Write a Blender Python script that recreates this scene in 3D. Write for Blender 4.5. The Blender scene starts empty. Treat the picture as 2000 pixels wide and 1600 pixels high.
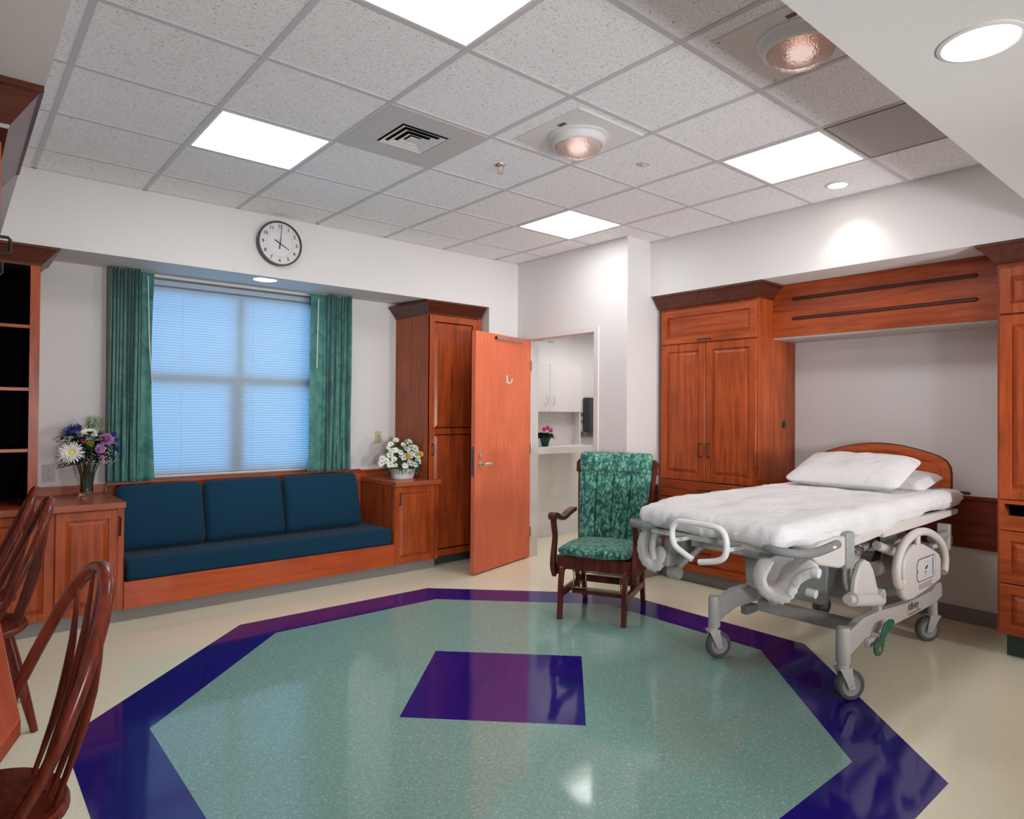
import bpy, bmesh, math, random
from mathutils import Vector, Matrix, noise
random.seed(7)
PI = math.pi
sc = bpy.context.scene
COL = sc.collection

# ------------------------------------------------------------------ camera, world, exposure
cd = bpy.data.cameras.new('camera')
cam = bpy.data.objects.new('camera', cd); COL.objects.link(cam)
yaw, pitch, roll = 0.7054, 0.0104, 0.0074
fw0 = Vector((math.sin(yaw), math.cos(yaw), 0)); ri0 = Vector((math.cos(yaw), -math.sin(yaw), 0)); up0 = Vector((0, 0, 1))
fwd = fw0*math.cos(pitch) + up0*math.sin(pitch); u2 = up0*math.cos(pitch) - fw0*math.sin(pitch)
rgt = ri0*math.cos(roll) + u2*math.sin(roll); upv = u2*math.cos(roll) - ri0*math.sin(roll)
M = Matrix.Identity(4)
for r in range(3):
    M[r][0] = rgt[r]; M[r][1] = upv[r]; M[r][2] = -fwd[r]
M.translation = Vector((0, 0, 1.4198))
cam.matrix_world = M
cd.sensor_width = 36; cd.lens = 1296.09/2000*36
cd.shift_x = -0.00114; cd.shift_y = -0.00383
cd.clip_start = 0.02
sc.camera = cam

w = bpy.data.worlds.new('sky'); sc.world = w; w.use_nodes = True
bg = w.node_tree.nodes['Background']
bg.inputs[0].default_value = (0.19, 0.53, .90, 1); bg.inputs[1].default_value = 4.5
sc.view_settings.view_transform = 'Standard'; sc.view_settings.look = 'None'
sc.view_settings.gamma = 1; sc.view_settings.use_curve_mapping = False
sc.view_settings.exposure = 0.42
TROFFER = 9.2      # emission of the ceiling panels
FILL_POWER = 15  # power of the added fill lamps behind the camera
CAN = 5.0          # emission of the recessed cans

# ------------------------------------------------------------------ helpers
def lin(r, g, b):
    f = lambda c: (c/255/12.92 if c/255 <= .04045 else ((c/255+.055)/1.055)**2.4)
    return (f(r), f(g), f(b), 1)

class MB:
    def __init__(s): s.v = []; s.f = []; s.m = []
    def add(s, vs, fs, mi=0):
        o = len(s.v); s.v += [tuple(v) for v in vs]
        for f in fs: s.f.append(tuple(i+o for i in f)); s.m.append(mi)
        return s
    def box(s, x0, x1, y0, y1, z0, z1, mi=0):
        x0, x1 = sorted((x0, x1)); y0, y1 = sorted((y0, y1)); z0, z1 = sorted((z0, z1))
        return s.add([(x0,y0,z0),(x1,y0,z0),(x1,y1,z0),(x0,y1,z0),(x0,y0,z1),(x1,y0,z1),(x1,y1,z1),(x0,y1,z1)],
                     [(0,3,2,1),(4,5,6,7),(0,1,5,4),(1,2,6,5),(2,3,7,6),(3,0,4,7)], mi)
    def quad(s, a, b, c, d, mi=0): return s.add([a,b,c,d], [(0,1,2,3)], mi)
    def ring_loft(s, rings, cap=True, close=True, mi=0):
        n = len(rings[0]); vs = [p for r in rings for p in r]; fs = []
        for i in range(len(rings)-1):
            for j in range(n if close else n-1):
                k = (j+1) % n
                fs.append((i*n+j, i*n+k, (i+1)*n+k, (i+1)*n+j))
        if cap:
            fs.append(tuple(range(n-1, -1, -1))); fs.append(tuple((len(rings)-1)*n+j for j in range(n)))
        return s.add(vs, fs, mi)
    def tube(s, pts, rad, n=10, sq=(1,1), closed=False, mi=0, upd=None):
        """tube along pts, rad number or list; sq flattens the section"""
        P = [Vector(p) for p in pts]; m = len(P)
        R = rad if isinstance(rad, (list, tuple)) else [rad]*m
        rings = []; prev = None
        for i in range(m):
            if closed: t = P[(i+1) % m]-P[i-1]
            else: t = P[min(i+1, m-1)]-P[max(i-1, 0)]
            t.normalize()
            if prev is None:
                a = Vector(upd) if upd else (Vector((0,0,1)) if abs(t.z) < .9 else Vector((1,0,0)))
            else: a = prev
            a = (a - t*a.dot(t)); a.normalize(); prev = a; b = t.cross(a)
            rings.append([P[i] + (a*math.cos(2*PI*k/n)*sq[0] + b*math.sin(2*PI*k/n)*sq[1])*R[i] for k in range(n)])
        if closed: rings.append(rings[0])
        return s.ring_loft(rings, cap=not closed, mi=mi)
    def cyl(s, a, b, r0, r1=None, n=16, mi=0): return s.tube([a, b], [r0, r1 if r1 is not None else r0], n, mi=mi)
    def lathe(s, prof, c=(0,0,0), n=24, axis='z', cap=True, mi=0):
        rings = []
        for r, h in prof:
            ring = []
            for k in range(n):
                u, v = r*math.cos(2*PI*k/n), r*math.sin(2*PI*k/n)
                p = (u, v, h) if axis == 'z' else ((h, u, v) if axis == 'x' else (v, h, u))
                ring.append((c[0]+p[0], c[1]+p[1], c[2]+p[2]))
            rings.append(ring)
        return s.ring_loft(rings, cap=cap, mi=mi)
    def prism(s, poly, lo, hi, axis='z', mi=0):
        """extrude a 2d polygon along an axis; poly in (x,y), (x,z) for y, (y,z) for x"""
        def P(u, v, h): return (u, v, h) if axis == 'z' else ((u, h, v) if axis == 'y' else (h, u, v))
        return s.ring_loft([[P(u, v, lo) for u, v in poly], [P(u, v, hi) for u, v in poly]], mi=mi)
    def xf(s, mat, start=0):
        for i in range(start, len(s.v)): s.v[i] = tuple(mat @ Vector(s.v[i]))
        return s

ORG = {}
def wloc(o):
    return o.get('_w') and Vector(o['_w']) or Vector((0,0,0))
WORLD = {}
def obj(name, mb, mat, parent=None, world=True, bev=0, smooth=True, ang=35, sub=0, fixn=True):
    """links mb as ONE mesh. world=True: mb is in world coordinates, made local to the parent (an unrotated one)"""
    me = bpy.data.meshes.new(name)
    if name in ('cabinet_door', 'drawer', 'flap_door', 'wardrobe_door', 'crown'): ang = 9
    if world:
        if parent is not None: org = WORLD[parent.name]
        else:
            xs, ys, zs = zip(*mb.v); org = Vector(((min(xs)+max(xs))/2, (min(ys)+max(ys))/2, min(zs)))
        vs = [(x-org.x, y-org.y, z-org.z) for x, y, z in mb.v]
    else: org = Vector((0,0,0)); vs = mb.v
    me.from_pydata(vs, [], mb.f)
    mats = mat if isinstance(mat, (list, tuple)) else [mat]
    for m in mats: me.materials.append(m)
    for p, i in zip(me.polygons, mb.m): p.material_index = i
    if fixn:
        bm = bmesh.new(); bm.from_mesh(me); bmesh.ops.recalc_face_normals(bm, faces=bm.faces); bm.to_mesh(me); bm.free()
    if smooth:
        for p in me.polygons: p.use_smooth = True
        me.set_sharp_from_angle(angle=math.radians(ang))
    me.update()
    o = bpy.data.objects.new(name, me); COL.objects.link(o)
    if parent is not None: o.parent = parent; WORLD[o.name] = WORLD[parent.name] if world else WORLD.get(parent.name, Vector((0,0,0)))
    elif world: o.location = org; WORLD[o.name] = org
    else: WORLD[o.name] = Vector((0,0,0))
    if bev:
        b = o.modifiers.new('bevel', 'BEVEL'); b.width = bev; b.segments = 2; b.limit_method = 'ANGLE'; b.angle_limit = math.radians(40)
    if sub:
        b = o.modifiers.new('subdivision', 'SUBSURF'); b.levels = sub; b.render_levels = sub
    return o
def tag(o, label=None, cat=None, group=None, kind=None):
    if label: o['label'] = label
    if cat: o['category'] = cat
    if group: o['group'] = group
    if kind: o['kind'] = kind
    return o
def thing(name, label, cat, loc, rz=0, group=None, kind=None):
    o = bpy.data.objects.new(name, None); COL.objects.link(o)
    o.empty_display_size = .1; o.location = loc; o.rotation_euler = (0, 0, rz)
    WORLD[o.name] = Vector(loc)
    return tag(o, label, cat, group, kind)
def struct(name, mb, mat, **k):
    return tag(obj(name, mb, mat, **k), kind='structure')
def copy_thing(root, loc, rz, label, scale=None):
    def cp(o, par):
        c = o.copy(); COL.objects.link(c); c.parent = par
        for ch in [x for x in bpy.data.objects if x.parent == o]: cp(ch, c)
        return c
    r = cp(root, None); r.location = loc; r.rotation_euler = (0, 0, rz); r['label'] = label
    if scale: r.scale = scale
    return r
def text_mb(s, size, M4, bold=0.0, align='CENTER', depth=0.0006):
    cu = bpy.data.curves.new('lettering', 'FONT'); cu.body = s; cu.size = size; cu.align_x = align; cu.align_y = 'CENTER'
    cu.extrude = depth; cu.offset = bold; cu.resolution_u = 3
    o = bpy.data.objects.new('lettering', cu); COL.objects.link(o)
    bpy.context.view_layer.update()
    me = bpy.data.meshes.new_from_object(o.evaluated_get(bpy.context.evaluated_depsgraph_get()))
    mb = MB(); mb.add([tuple(M4 @ v.co) for v in me.vertices], [tuple(p.vertices) for p in me.polygons])
    bpy.data.objects.remove(o); bpy.data.curves.remove(cu); bpy.data.meshes.remove(me)
    return mb
def rbox(sx, sy, sz, r, n=(8,8,4), f=None):
    """rounded box centred on the origin, as a grid mesh; f(x,y,z,nx,ny,nz)->(x,y,z) reshapes it"""
    mb = MB(); idx = {}
    def vid(p):
        k = tuple(round(c, 6) for c in p)
        if k not in idx:
            v = Vector((p[0]*sx/2, p[1]*sy/2, p[2]*sz/2))
            h = Vector((sx/2-r, sy/2-r, sz/2-r))
            c = Vector([max(-h[i], min(h[i], v[i])) for i in range(3)])
            d = v-c
            if d.length > 1e-9: d.normalize(); q = c+d*r
            else: q = v
            nn = d if d.length > 1e-9 else Vector((0,0,1))
            if f: q = Vector(f(q.x, q.y, q.z, nn.x, nn.y, nn.z))
            idx[k] = len(mb.v); mb.v.append(tuple(q))
        return idx[k]
    def sp(t, L, m):   # more rows near the rounded ends
        e = min(.49, r*1.0/L)
        pts = [-1+2*e*(1-math.cos(PI/2*i/4)) for i in range(4)] + [-1+2*e+(2-4*e)*i/m for i in range(m+1)] + [1-2*e*(1-math.cos(PI/2*i/4)) for i in range(3, -1, -1)]
        return pts
    X = sp(0, sx, n[0]); Y = sp(0, sy, n[1]); Z = sp(0, sz, n[2])
    def face(A, B, g):
        for i in range(len(A)-1):
            for j in range(len(B)-1):
                mb.f.append((vid(g(A[i], B[j])), vid(g(A[i+1], B[j])), vid(g(A[i+1], B[j+1])), vid(g(A[i], B[j+1])))); mb.m.append(0)
    for s in (-1, 1):
        face(X, Y, lambda a, b: (a, b, s)); face(X, Z, lambda a, b: (a, s, b)); face(Y, Z, lambda a, b: (s, a, b))
    return mb
def arc(cx, cy, r, a0, a1, n, ry=None):
    ry = ry or r
    return [(cx+r*math.cos(math.radians(a0+(a1-a0)*i/n)), cy+ry*math.sin(math.radians(a0+(a1-a0)*i/n))) for i in range(n+1)]
def smooth_path(P, k=6):
    """Catmull-Rom through P"""
    P = [Vector(p) for p in P]; out = []
    for i in range(len(P)-1):
        a, b, c, d = P[max(i-1,0)], P[i], P[i+1], P[min(i+2, len(P)-1)]
        for j in range(k):
            t = j/k
            out.append(.5*((2*b)+(c-a)*t+(2*a-5*b+4*c-d)*t*t+(3*b-a-3*c+d)*t**3))
    out.append(P[-1]); return out

# ------------------------------------------------------------------ materials
def mat(name, col, rough=.5, metal=0, spec=.5, trans=0, emis=None, es=0, ior=1.45, coat=0):
    m = bpy.data.materials.new(name); m.use_nodes = True; b = m.node_tree.nodes['Principled BSDF']
    b.inputs['Base Color'].default_value = col if len(col) == 4 else (*col, 1)
    b.inputs['Roughness'].default_value = rough; b.inputs['Metallic'].default_value = metal
    b.inputs['Specular IOR Level'].default_value = spec; b.inputs['IOR'].default_value = ior
    b.inputs['Transmission Weight'].default_value = trans; b.inputs['Coat Weight'].default_value = coat
    if emis: b.inputs['Emission Color'].default_value = emis; b.inputs['Emission Strength'].default_value = es
    return m
def nt(m): return m.node_tree.nodes, m.node_tree.links, m.node_tree.nodes['Principled BSDF']
def coords(m, scale, rot=(0,0,0), kind='Object'):
    N, L, b = nt(m)
    tc = N.new('ShaderNodeTexCoord'); mp = N.new('ShaderNodeMapping')
    mp.inputs['Scale'].default_value = scale; mp.inputs['Rotation'].default_value = rot
    L.new(tc.outputs[kind], mp.inputs['Vector']); return mp.outputs['Vector']
def noise_tex(m, vec, scale, detail=4, rough=.55, dist=0):
    N, L, b = nt(m); t = N.new('ShaderNodeTexNoise'); t.inputs['Scale'].default_value = scale
    t.inputs['Detail'].default_value = detail; t.inputs['Roughness'].default_value = rough; t.inputs['Distortion'].default_value = dist
    L.new(vec, t.inputs['Vector']); return t.outputs['Fac']
def ramp(m, fac, stops):
    N, L, b = nt(m); r = N.new('ShaderNodeValToRGB'); e = r.color_ramp.elements
    while len(e) < len(stops): e.new(.5)
    for x, (p, c) in zip(e, stops): x.position = p; x.color = c if len(c) == 4 else (*c, 1)
    L.new(fac, r.inputs['Fac']); return r.outputs['Color']
def mix(m, fac, a, b2, mode='MIX'):
    N, L, b = nt(m); x = N.new('ShaderNodeMix'); x.data_type = 'RGBA'; x.blend_type = mode
    for s, v in ((x.inputs[0], fac), (x.inputs[6], a), (x.inputs[7], b2)):
        if hasattr(v, 'is_linked') or hasattr(v, 'links'): L.new(v, s)
        else: s.default_value = v
    return x.outputs[2]
def bump(m, h, st=.2, d=.002):
    N, L, b = nt(m); x = N.new('ShaderNodeBump'); x.inputs['Strength'].default_value = st; x.inputs['Distance'].default_value = d
    L.new(h, x.inputs['Height']); L.new(x.outputs['Normal'], b.inputs['Normal'])
def setc(m, c): N, L, b = nt(m); L.new(c, b.inputs['Base Color'])

def wood(name, a, b_, axis='z', rough=.32, coat=.07):
    m = mat(name, a, rough, coat=coat, spec=.38); m.node_tree.nodes['Principled BSDF'].inputs['Coat Roughness'].default_value = .18
    s = {'z': (9, 9, .7), 'x': (.7, 9, 9), 'y': (9, .7, 9)}[axis]
    v = coords(m, s)
    f = noise_tex(m, v, 3.2, 6, .62, .6)
    f2 = noise_tex(m, coords(m, (1.3, 1.3, 1.3)), 2.0, 2)
    c = ramp(m, f, [(.30, b_), (.55, a), (.8, tuple(min(1, x*1.18) for x in a[:3])+(1,))])
    k = tuple(x*.78 for x in b_[:3])+(1,)
    c = mix(m, ramp(m, f2, [(.45, (0,0,0,1)), (.75, (.45,.45,.45,1))]), c, k)
    setc(m, c); bump(m, f, .05, .001); return m
CH_A, CH_B = lin(178, 81, 38), lin(132, 54, 24)
W_Z = wood('cherry_upright_grain', CH_A, CH_B, 'z')
W_X = wood('cherry_grain_along_window_wall', CH_A, CH_B, 'x')
W_Y = wood('cherry_grain_along_bed_wall', CH_A, CH_B, 'y')
W_CROWN = wood('shaded_cherry_crown', lin(94, 45, 31), lin(74, 33, 22), 'x', .35)  # shading of the crowns put into the colour as darker cherry
W_DOOR = wood('door_veneer', lin(224, 114, 78), lin(212, 104, 70), 'z', .45, .03)
W_TOP = wood('counter_wood', lin(176, 92, 58), lin(158, 76, 46), 'x', .3)
W_DARK = wood('mahogany_rocker', lin(100, 42, 34), lin(62, 22, 20), 'z', .28)
W_CHAIR = wood('walnut_red_chair', lin(126, 52, 36), lin(80, 28, 20), 'z', .25)
W_DESK = wood('desk_wood', lin(205, 98, 60), lin(186, 80, 48), 'y', .3)
BLACK = mat('black_metal', (.012,.012,.014,1), .4)
CAVITY = mat('near_black_inside', (.003,.003,.003,1), .9, spec=.1)  # near-black colour for cabinet insides and the vent throat
STEEL = mat('satin_steel', (.6,.6,.6,1), .28, 1)
CHROME = mat('chrome', (.75,.75,.76,1), .12, 1)
BRASS = mat('brass', lin(190, 165, 95), .25, 1)
WHITE = mat('white_paint', lin(226, 222, 220), .45)
WHITE_METAL = mat('white_enamel', lin(222, 218, 216), .35)
IVORY = mat('ivory_plastic', lin(196, 184, 150), .4)
GREYPL = mat('grey_plate', lin(190, 182, 176), .45)
KICK = mat('grey_vinyl_base', lin(138, 132, 130), .5)
KICKG = mat('green_vinyl_base', lin(52, 78, 70), .5)
BEDGREY = mat('bed_enamel', lin(186, 178, 174), .42)
BEDGREY2 = mat('bed_grey_plastic', lin(150, 150, 146), .5)
BEDLIGHT = mat('bed_putty_plastic', lin(206, 198, 192), .42)
GRIP = mat('grey_rubber', lin(120, 122, 120), .6)
DARKRUB = mat('dark_rubber', lin(70, 72, 74), .6)
GREENPL = mat('green_pedal', lin(30, 92, 74), .45)
ORANGE = mat('orange_dot', lin(226, 96, 48), .5)
GLASS = mat('clear_glass', (.93,.97,.95,1), .03, trans=1, ior=1.45)
LENS = mat('troffer_lens', (1,1,1,1), .5, emis=(.95,.98,1,1), es=TROFFER)
CANL = mat('can_lens', (1,1,1,1), .5, emis=(.97,.99,1,1), es=CAN)

def thin_glass(name):
    m = bpy.data.materials.new(name); m.use_nodes = True; N = m.node_tree.nodes; L = m.node_tree.links
    t = N.new('ShaderNodeBsdfTransparent'); g = N.new('ShaderNodeBsdfGlossy'); g.inputs['Roughness'].default_value = .0
    f = N.new('ShaderNodeFresnel'); f.inputs['IOR'].default_value = 1.45; x = N.new('ShaderNodeMixShader')
    L.new(f.outputs[0], x.inputs[0]); L.new(t.outputs[0], x.inputs[1]); L.new(g.outputs[0], x.inputs[2]); L.new(x.outputs[0], N['Material Output'].inputs[0]); return m
def wallmat():
    m = mat('vinyl_wallcovering', lin(216, 209, 206), .7, spec=.25)
    v = coords(m, (1,1,1)); f = noise_tex(m, v, 260, 3, .6)
    N, L, b = nt(m)
    setc(m, ramp(m, f, [(.3, lin(218,212,209)), (.7, lin(230,225,222))])); bump(m, f, .12, .001); return m
WALL = wallmat()
def ceilmat():
    m = mat('fissured_ceiling_tile', lin(214, 208, 208), .85, spec=.1)
    v = coords(m, (1, 1, 1)); big = noise_tex(m, v, 8, 2)
    v2 = coords(m, (30, 80, 1), (0, 0, .5)); f = noise_tex(m, v2, 2.2, 3, .7, 1.2)
    f2 = noise_tex(m, coords(m, (1,1,1)), 170, 2)
    c = ramp(m, f, [(.34, lin(140,134,134)), (.42, lin(248,245,246)), (1, lin(251,248,249))])
    c = mix(m, ramp(m, f2, [(.28, (1,1,1,1)), (.42, (0,0,0,1))]), c, lin(190,185,185))
    setc(m, c); bump(m, f, .3, .002); return m
CEIL = ceilmat()
def vct(name, base, dark, fleck, amt=.62, rough=.075):
    m = mat(name, base, rough, spec=.5)
    f = noise_tex(m, coords(m, (1,1,1)), 55, 5, .7)
    c = ramp(m, f, [(.3, dark), (.7, base)])
    g = noise_tex(m, coords(m, (75, 190, 1), (0,0,.75)), 1.0, 2, .5, .8)
    c = mix(m, ramp(m, g, [(amt, (0,0,0,1)), (amt+.08, (1,1,1,1))]), c, fleck)
    g2 = noise_tex(m, coords(m, (160, 80, 1), (0,0,.2)), 1.0, 2, .5, .8)
    c = mix(m, ramp(m, g2, [(amt, (0,0,0,1)), (amt+.08, (1,1,1,1))]), c, fleck)
    setc(m, c)
    h = noise_tex(m, coords(m, (1,1,1)), 7, 2); bump(m, h, .06, .004); return m
VBEIGE = vct('beige_vinyl_tile', lin(244,238,210), lin(233,227,198), lin(247,242,220))
VTEAL = vct('teal_flecked_vinyl_tile', lin(136,170,160), lin(116,152,142), lin(180,202,194), .62)
VBLUE = vct('deep_violet_blue_vinyl_tile', lin(38,24,122), lin(30,18,104), lin(54,42,140), .68)
def fabric(name, a, b_, scale, rough=.85, sheen=.08):
    m = mat(name, a, rough, spec=.15); m.node_tree.nodes['Principled BSDF'].inputs['Sheen Weight'].default_value = sheen
    N, L, b = nt(m); v = coords(m, (scale, scale, scale), (0, .0, 0))
    sep = N.new('ShaderNodeSeparateXYZ'); L.new(v, sep.inputs[0])
    def mth(op, x, y=None):
        n = N.new('ShaderNodeMath'); n.operation = op
        for i, q in enumerate((x, y)):
            if q is None: continue
            if hasattr(q, 'links'): L.new(q, n.inputs[i])
            else: n.inputs[i].default_value = q
        return n.outputs[0]
    yz = mth('ADD', sep.outputs[2], mth('MULTIPLY', sep.outputs[1], .8))
    p = mth('SINE', mth('ADD', sep.outputs[0], yz)); q = mth('SINE', mth('SUBTRACT', sep.outputs[0], yz))
    f = mth('MAXIMUM', p, q)
    f = mth('MULTIPLY', f, f)
    setc(m, ramp(m, f, [(.72, a), (.98, b_)])); bump(m, f, .2, .001); return m
NAVY = fabric('navy_diamond_weave', lin(14, 48, 74), lin(36, 80, 100), 480)
def leafcloth():
    m = mat('green_leaf_print_cloth', lin(70,130,108), .8, spec=.25); N, L, b = nt(m)
    m.node_tree.nodes['Principled BSDF'].inputs['Sheen Weight'].default_value = .2
    v = coords(m, (1.1,1.1,.55), (0,.5,.3)); nz = N.new('ShaderNodeTexNoise'); nz.inputs['Scale'].default_value = 22; L.new(v, nz.inputs['Vector'])
    add = N.new('ShaderNodeMixRGB'); add.blend_type = 'ADD'; add.inputs[0].default_value = .085; L.new(v, add.inputs[1]); L.new(nz.outputs['Color'], add.inputs[2])
    def vor(feat, sc_):
        x = N.new('ShaderNodeTexVoronoi'); x.feature = feat; x.inputs['Scale'].default_value = sc_; L.new(add.outputs[0], x.inputs['Vector']); return x.outputs['Distance']
    c = ramp(m, vor('F1', 34), [(.05, lin(156,196,172)), (.35, lin(112,166,140)), (.6, lin(66,126,106)), (.85, lin(34,86,82))])
    c = mix(m, ramp(m, vor('DISTANCE_TO_EDGE', 62), [(.02, (.6,.6,.6,1)), (.09, (0,0,0,1))]), c, lin(40,100,92))
    e = vor('DISTANCE_TO_EDGE', 34)
    c = mix(m, ramp(m, e, [(.01, (.85,.85,.85,1)), (.07, (0,0,0,1))]), c, lin(22,58,74))
    setc(m, c); bump(m, e, .2, .002); return m
LEAFCLOTH = leafcloth()
def drape():
    m = bpy.data.materials.new('teal_drapery'); m.use_nodes = True; N, L, b = nt(m)
    b.inputs['Roughness'].default_value = .8; b.inputs['Sheen Weight'].default_value = .3; b.inputs['Specular IOR Level'].default_value = .2
    f = noise_tex(m, coords(m, (1, 1, .6)), 9, 3, .6, 1.5)
    c = ramp(m, f, [(.3, lin(68,122,118)), (.55, lin(98,156,146)), (.75, lin(126,170,156))])
    setc(m, c)
    tr = N.new('ShaderNodeBsdfTranslucent'); L.new(c, tr.inputs['Color'])
    mx = N.new('ShaderNodeMixShader'); mx.inputs[0].default_value = .22
    L.new(b.outputs[0], mx.inputs[1]); L.new(tr.outputs[0], mx.inputs[2]); L.new(mx.outputs[0], N['Material Output'].inputs[0]); return m
DRAPE = drape()
def slatmat():
    m = bpy.data.materials.new('pale_blind_slat'); m.use_nodes = True; N, L, b = nt(m)
    b.inputs['Base Color'].default_value = lin(200, 214, 226); b.inputs['Roughness'].default_value = .45
    tr = N.new('ShaderNodeBsdfTranslucent'); tr.inputs['Color'].default_value = (.62,.70,.78,1)
    mx = N.new('ShaderNodeMixShader'); mx.inputs[0].default_value = .22
    L.new(b.outputs[0], mx.inputs[1]); L.new(tr.outputs[0], mx.inputs[2]); L.new(mx.outputs[0], N['Material Output'].inputs[0]); return m
SLAT = slatmat()
def cloth(name, c):
    m = mat(name, c, .85, spec=.2); m.node_tree.nodes['Principled BSDF'].inputs['Sheen Weight'].default_value = .25
    
    a = noise_tex(m, coords(m, (3, 7, 5), (0, 0, .4)), 1.6, 6, .55, 1.8)
    bump(m, a, .55, .012); return m
SHEET = cloth('white_cotton', lin(215, 210, 209)); PAD = cloth('padded_white_vinyl', lin(208, 200, 198))
LEAF = mat('leaf_green', lin(38, 74, 40), .5); LEAF2 = mat('fern_green', lin(110, 150, 84), .6); LEAFD = mat('deep_leaf', lin(22, 52, 34), .5)
PETW = mat('white_petal', lin(246, 244, 236), .6); PETY = mat('yellow_petal', lin(240, 212, 84), .6)
PETP = mat('pink_petal', lin(226, 120, 170), .6); PETL = mat('lilac_petal', lin(186, 130, 186), .6)
PETB = mat('blue_petal', lin(52, 62, 132), .6); CENT = mat('yellow_green_centre', lin(176, 176, 70), .7)
WICKER = mat('white_wicker', lin(226, 222, 220), .6)

# ------------------------------------------------------------------ the room
ZC = 2.911; ZS = 2.435                     # tile ceiling, lowered soffits
YW, YH = 5.72, 5.03                        # window wall, its header face
XB, XH = 5.34, 4.64                        # bed wall, its header face
XL, YN = -0.47, -1.3                       # left wall, wall behind the camera
XD, YR = 4.335, 3.62                       # wall with the doorway, short return
SLX, SRY = 0.22, 0.81                      # soffit edges left and right
OX, OY = 2.2239, 2.6948
def octv(a, b):
    return [(OX+sx, OY+sy) for sx, sy in ((a,b),(b,a),(-b,a),(-a,b),(-a,-b),(-b,-a),(b,-a),(a,-b))]
fo, fi = octv(1.8297, .7349), octv(1.5223, .6113)
bm = bmesh.new()
def P3(l): return [bm.verts.new((x, y, 0)) for x, y in l]
vo, vi = P3(fo), P3(fi); D = .6096
vd = P3([(OX+D, OY), (OX, OY+D), (OX-D, OY), (OX, OY-D)])
bx0, bx1, by0, by1 = XL, 7.0, YN, 7.0
vc = P3([(bx1, by1), (bx0, by1), (bx0, by0), (bx1, by0)])
def F(vs, mi): f = bm.faces.new(vs); f.material_index = mi
for i in range(8): F([vo[i], vo[(i+1) % 8], vi[(i+1) % 8], vi[i]], 1)
F([vi[0], vi[1], vd[1], vd[0]], 2); F([vi[1], vi[2], vd[1]], 2); F([vi[2], vi[3], vd[2], vd[1]], 2); F([vi[3], vi[4], vd[2]], 2)
F([vi[4], vi[5], vd[3], vd[2]], 2); F([vi[5], vi[6], vd[3]], 2); F([vi[6], vi[7], vd[0], vd[3]], 2); F([vi[7], vi[0], vd[0]], 2)
F(vd, 1)
F([vc[0], vo[0], vo[7]], 0); F([vc[0], vo[1], vo[0]], 0); F([vc[0], vc[1], vo[2], vo[1]], 0); F([vc[1], vo[3], vo[2]], 0)
F([vc[1], vc[2], vo[4], vo[3]], 0); F([vc[2], vo[5], vo[4]], 0); F([vc[2], vc[3], vo[6], vo[5]], 0); F([vc[3], vo[7], vo[6]], 0); F([vc[3], vc[0], vo[7]], 0)
bmesh.ops.recalc_face_normals(bm, faces=bm.faces)
for f in bm.faces:
    if f.normal.z < 0: f.normal_flip()
me = bpy.data.meshes.new('floor'); bm.to_mesh(me); bm.free()
for m_ in (VBEIGE, VBLUE, VTEAL): me.materials.append(m_)
fl = bpy.data.objects.new('floor', me); COL.objects.link(fl); fl['kind'] = 'structure'

T = .1
struct('ceiling', MB().box(SLX, XH, SRY, YH, ZC, ZC+T), CEIL, smooth=False)
struct('ceiling_soffit_left', MB().box(XL-T, SLX, YN-T, YH, ZS, ZC+T), WALL, smooth=False)
struct('ceiling_soffit_right', MB().box(SLX, XB+T, YN-T, SRY, ZS, ZC+T), WALL, smooth=False)
# header over the window alcove, its underside rising a little towards the wall
mb = MB().add([(XL-T,YH,ZS),(XH+1.5,YH,ZS),(XH+1.5,YW,2.475),(XL-T,YW,2.475),(XL-T,YH,ZC+T),(XH+1.5,YH,ZC+T),(XH+1.5,YW,ZC+T),(XL-T,YW,ZC+T)],
     [(0,3,2,1),(4,5,6,7),(0,1,5,4),(1,2,6,5),(2,3,7,6),(3,0,4,7)])
struct('wall_header_window', mb, WALL, smooth=False)
struct('wall_header_bed', MB().box(XH, XB+T, SRY, YR, ZS, ZC+T), WALL, smooth=False)
# window wall with its opening
wx0, wx1, wz0, wz1 = 1.04, 2.66, .872, 2.452
mb = MB().box(XL-T, wx0, YW, YW+.16, 0, 2.5).box(wx1, 4.0, YW, YW+.16, 0, 2.5).box(wx0, wx1, YW, YW+.16, 0, wz0).box(wx0, wx1, YW, YW+.16, wz1, 2.5)
struct('wall_window', mb, WALL, smooth=False)
struct('wall_left', MB().box(XL-T, XL, YN-T, YW, 0, ZS), WALL, smooth=False)
struct('wall_near', MB().box(XL, XB+T, YN-T, YN, 0, ZS), WALL, smooth=False)
struct('wall_bed', MB().box(XB, XB+T, YN, YR+.01, 0, ZS), WALL, smooth=False)
# wall closing the alcove beside the tall cabinet, the doorway wall and the return
struct('wall_corner', MB().box(3.97, XD, YH, YW+.16, 0, ZS), WALL, smooth=False)
dy0, dy1, dz = 3.985, 4.875, 2.14
mb = MB().box(XD, XD+.13, YR, dy0, 0, ZC).box(XD, XD+.13, dy1, 6.0, 0, ZC).box(XD, XD+.13, dy0, dy1, dz, ZC)
struct('wall_doorway', mb, WALL, smooth=False)
struct('wall_return', MB().box(XD+.13, 7.0, YR, YR+.1, 0, ZC), WALL, smooth=False)
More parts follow.
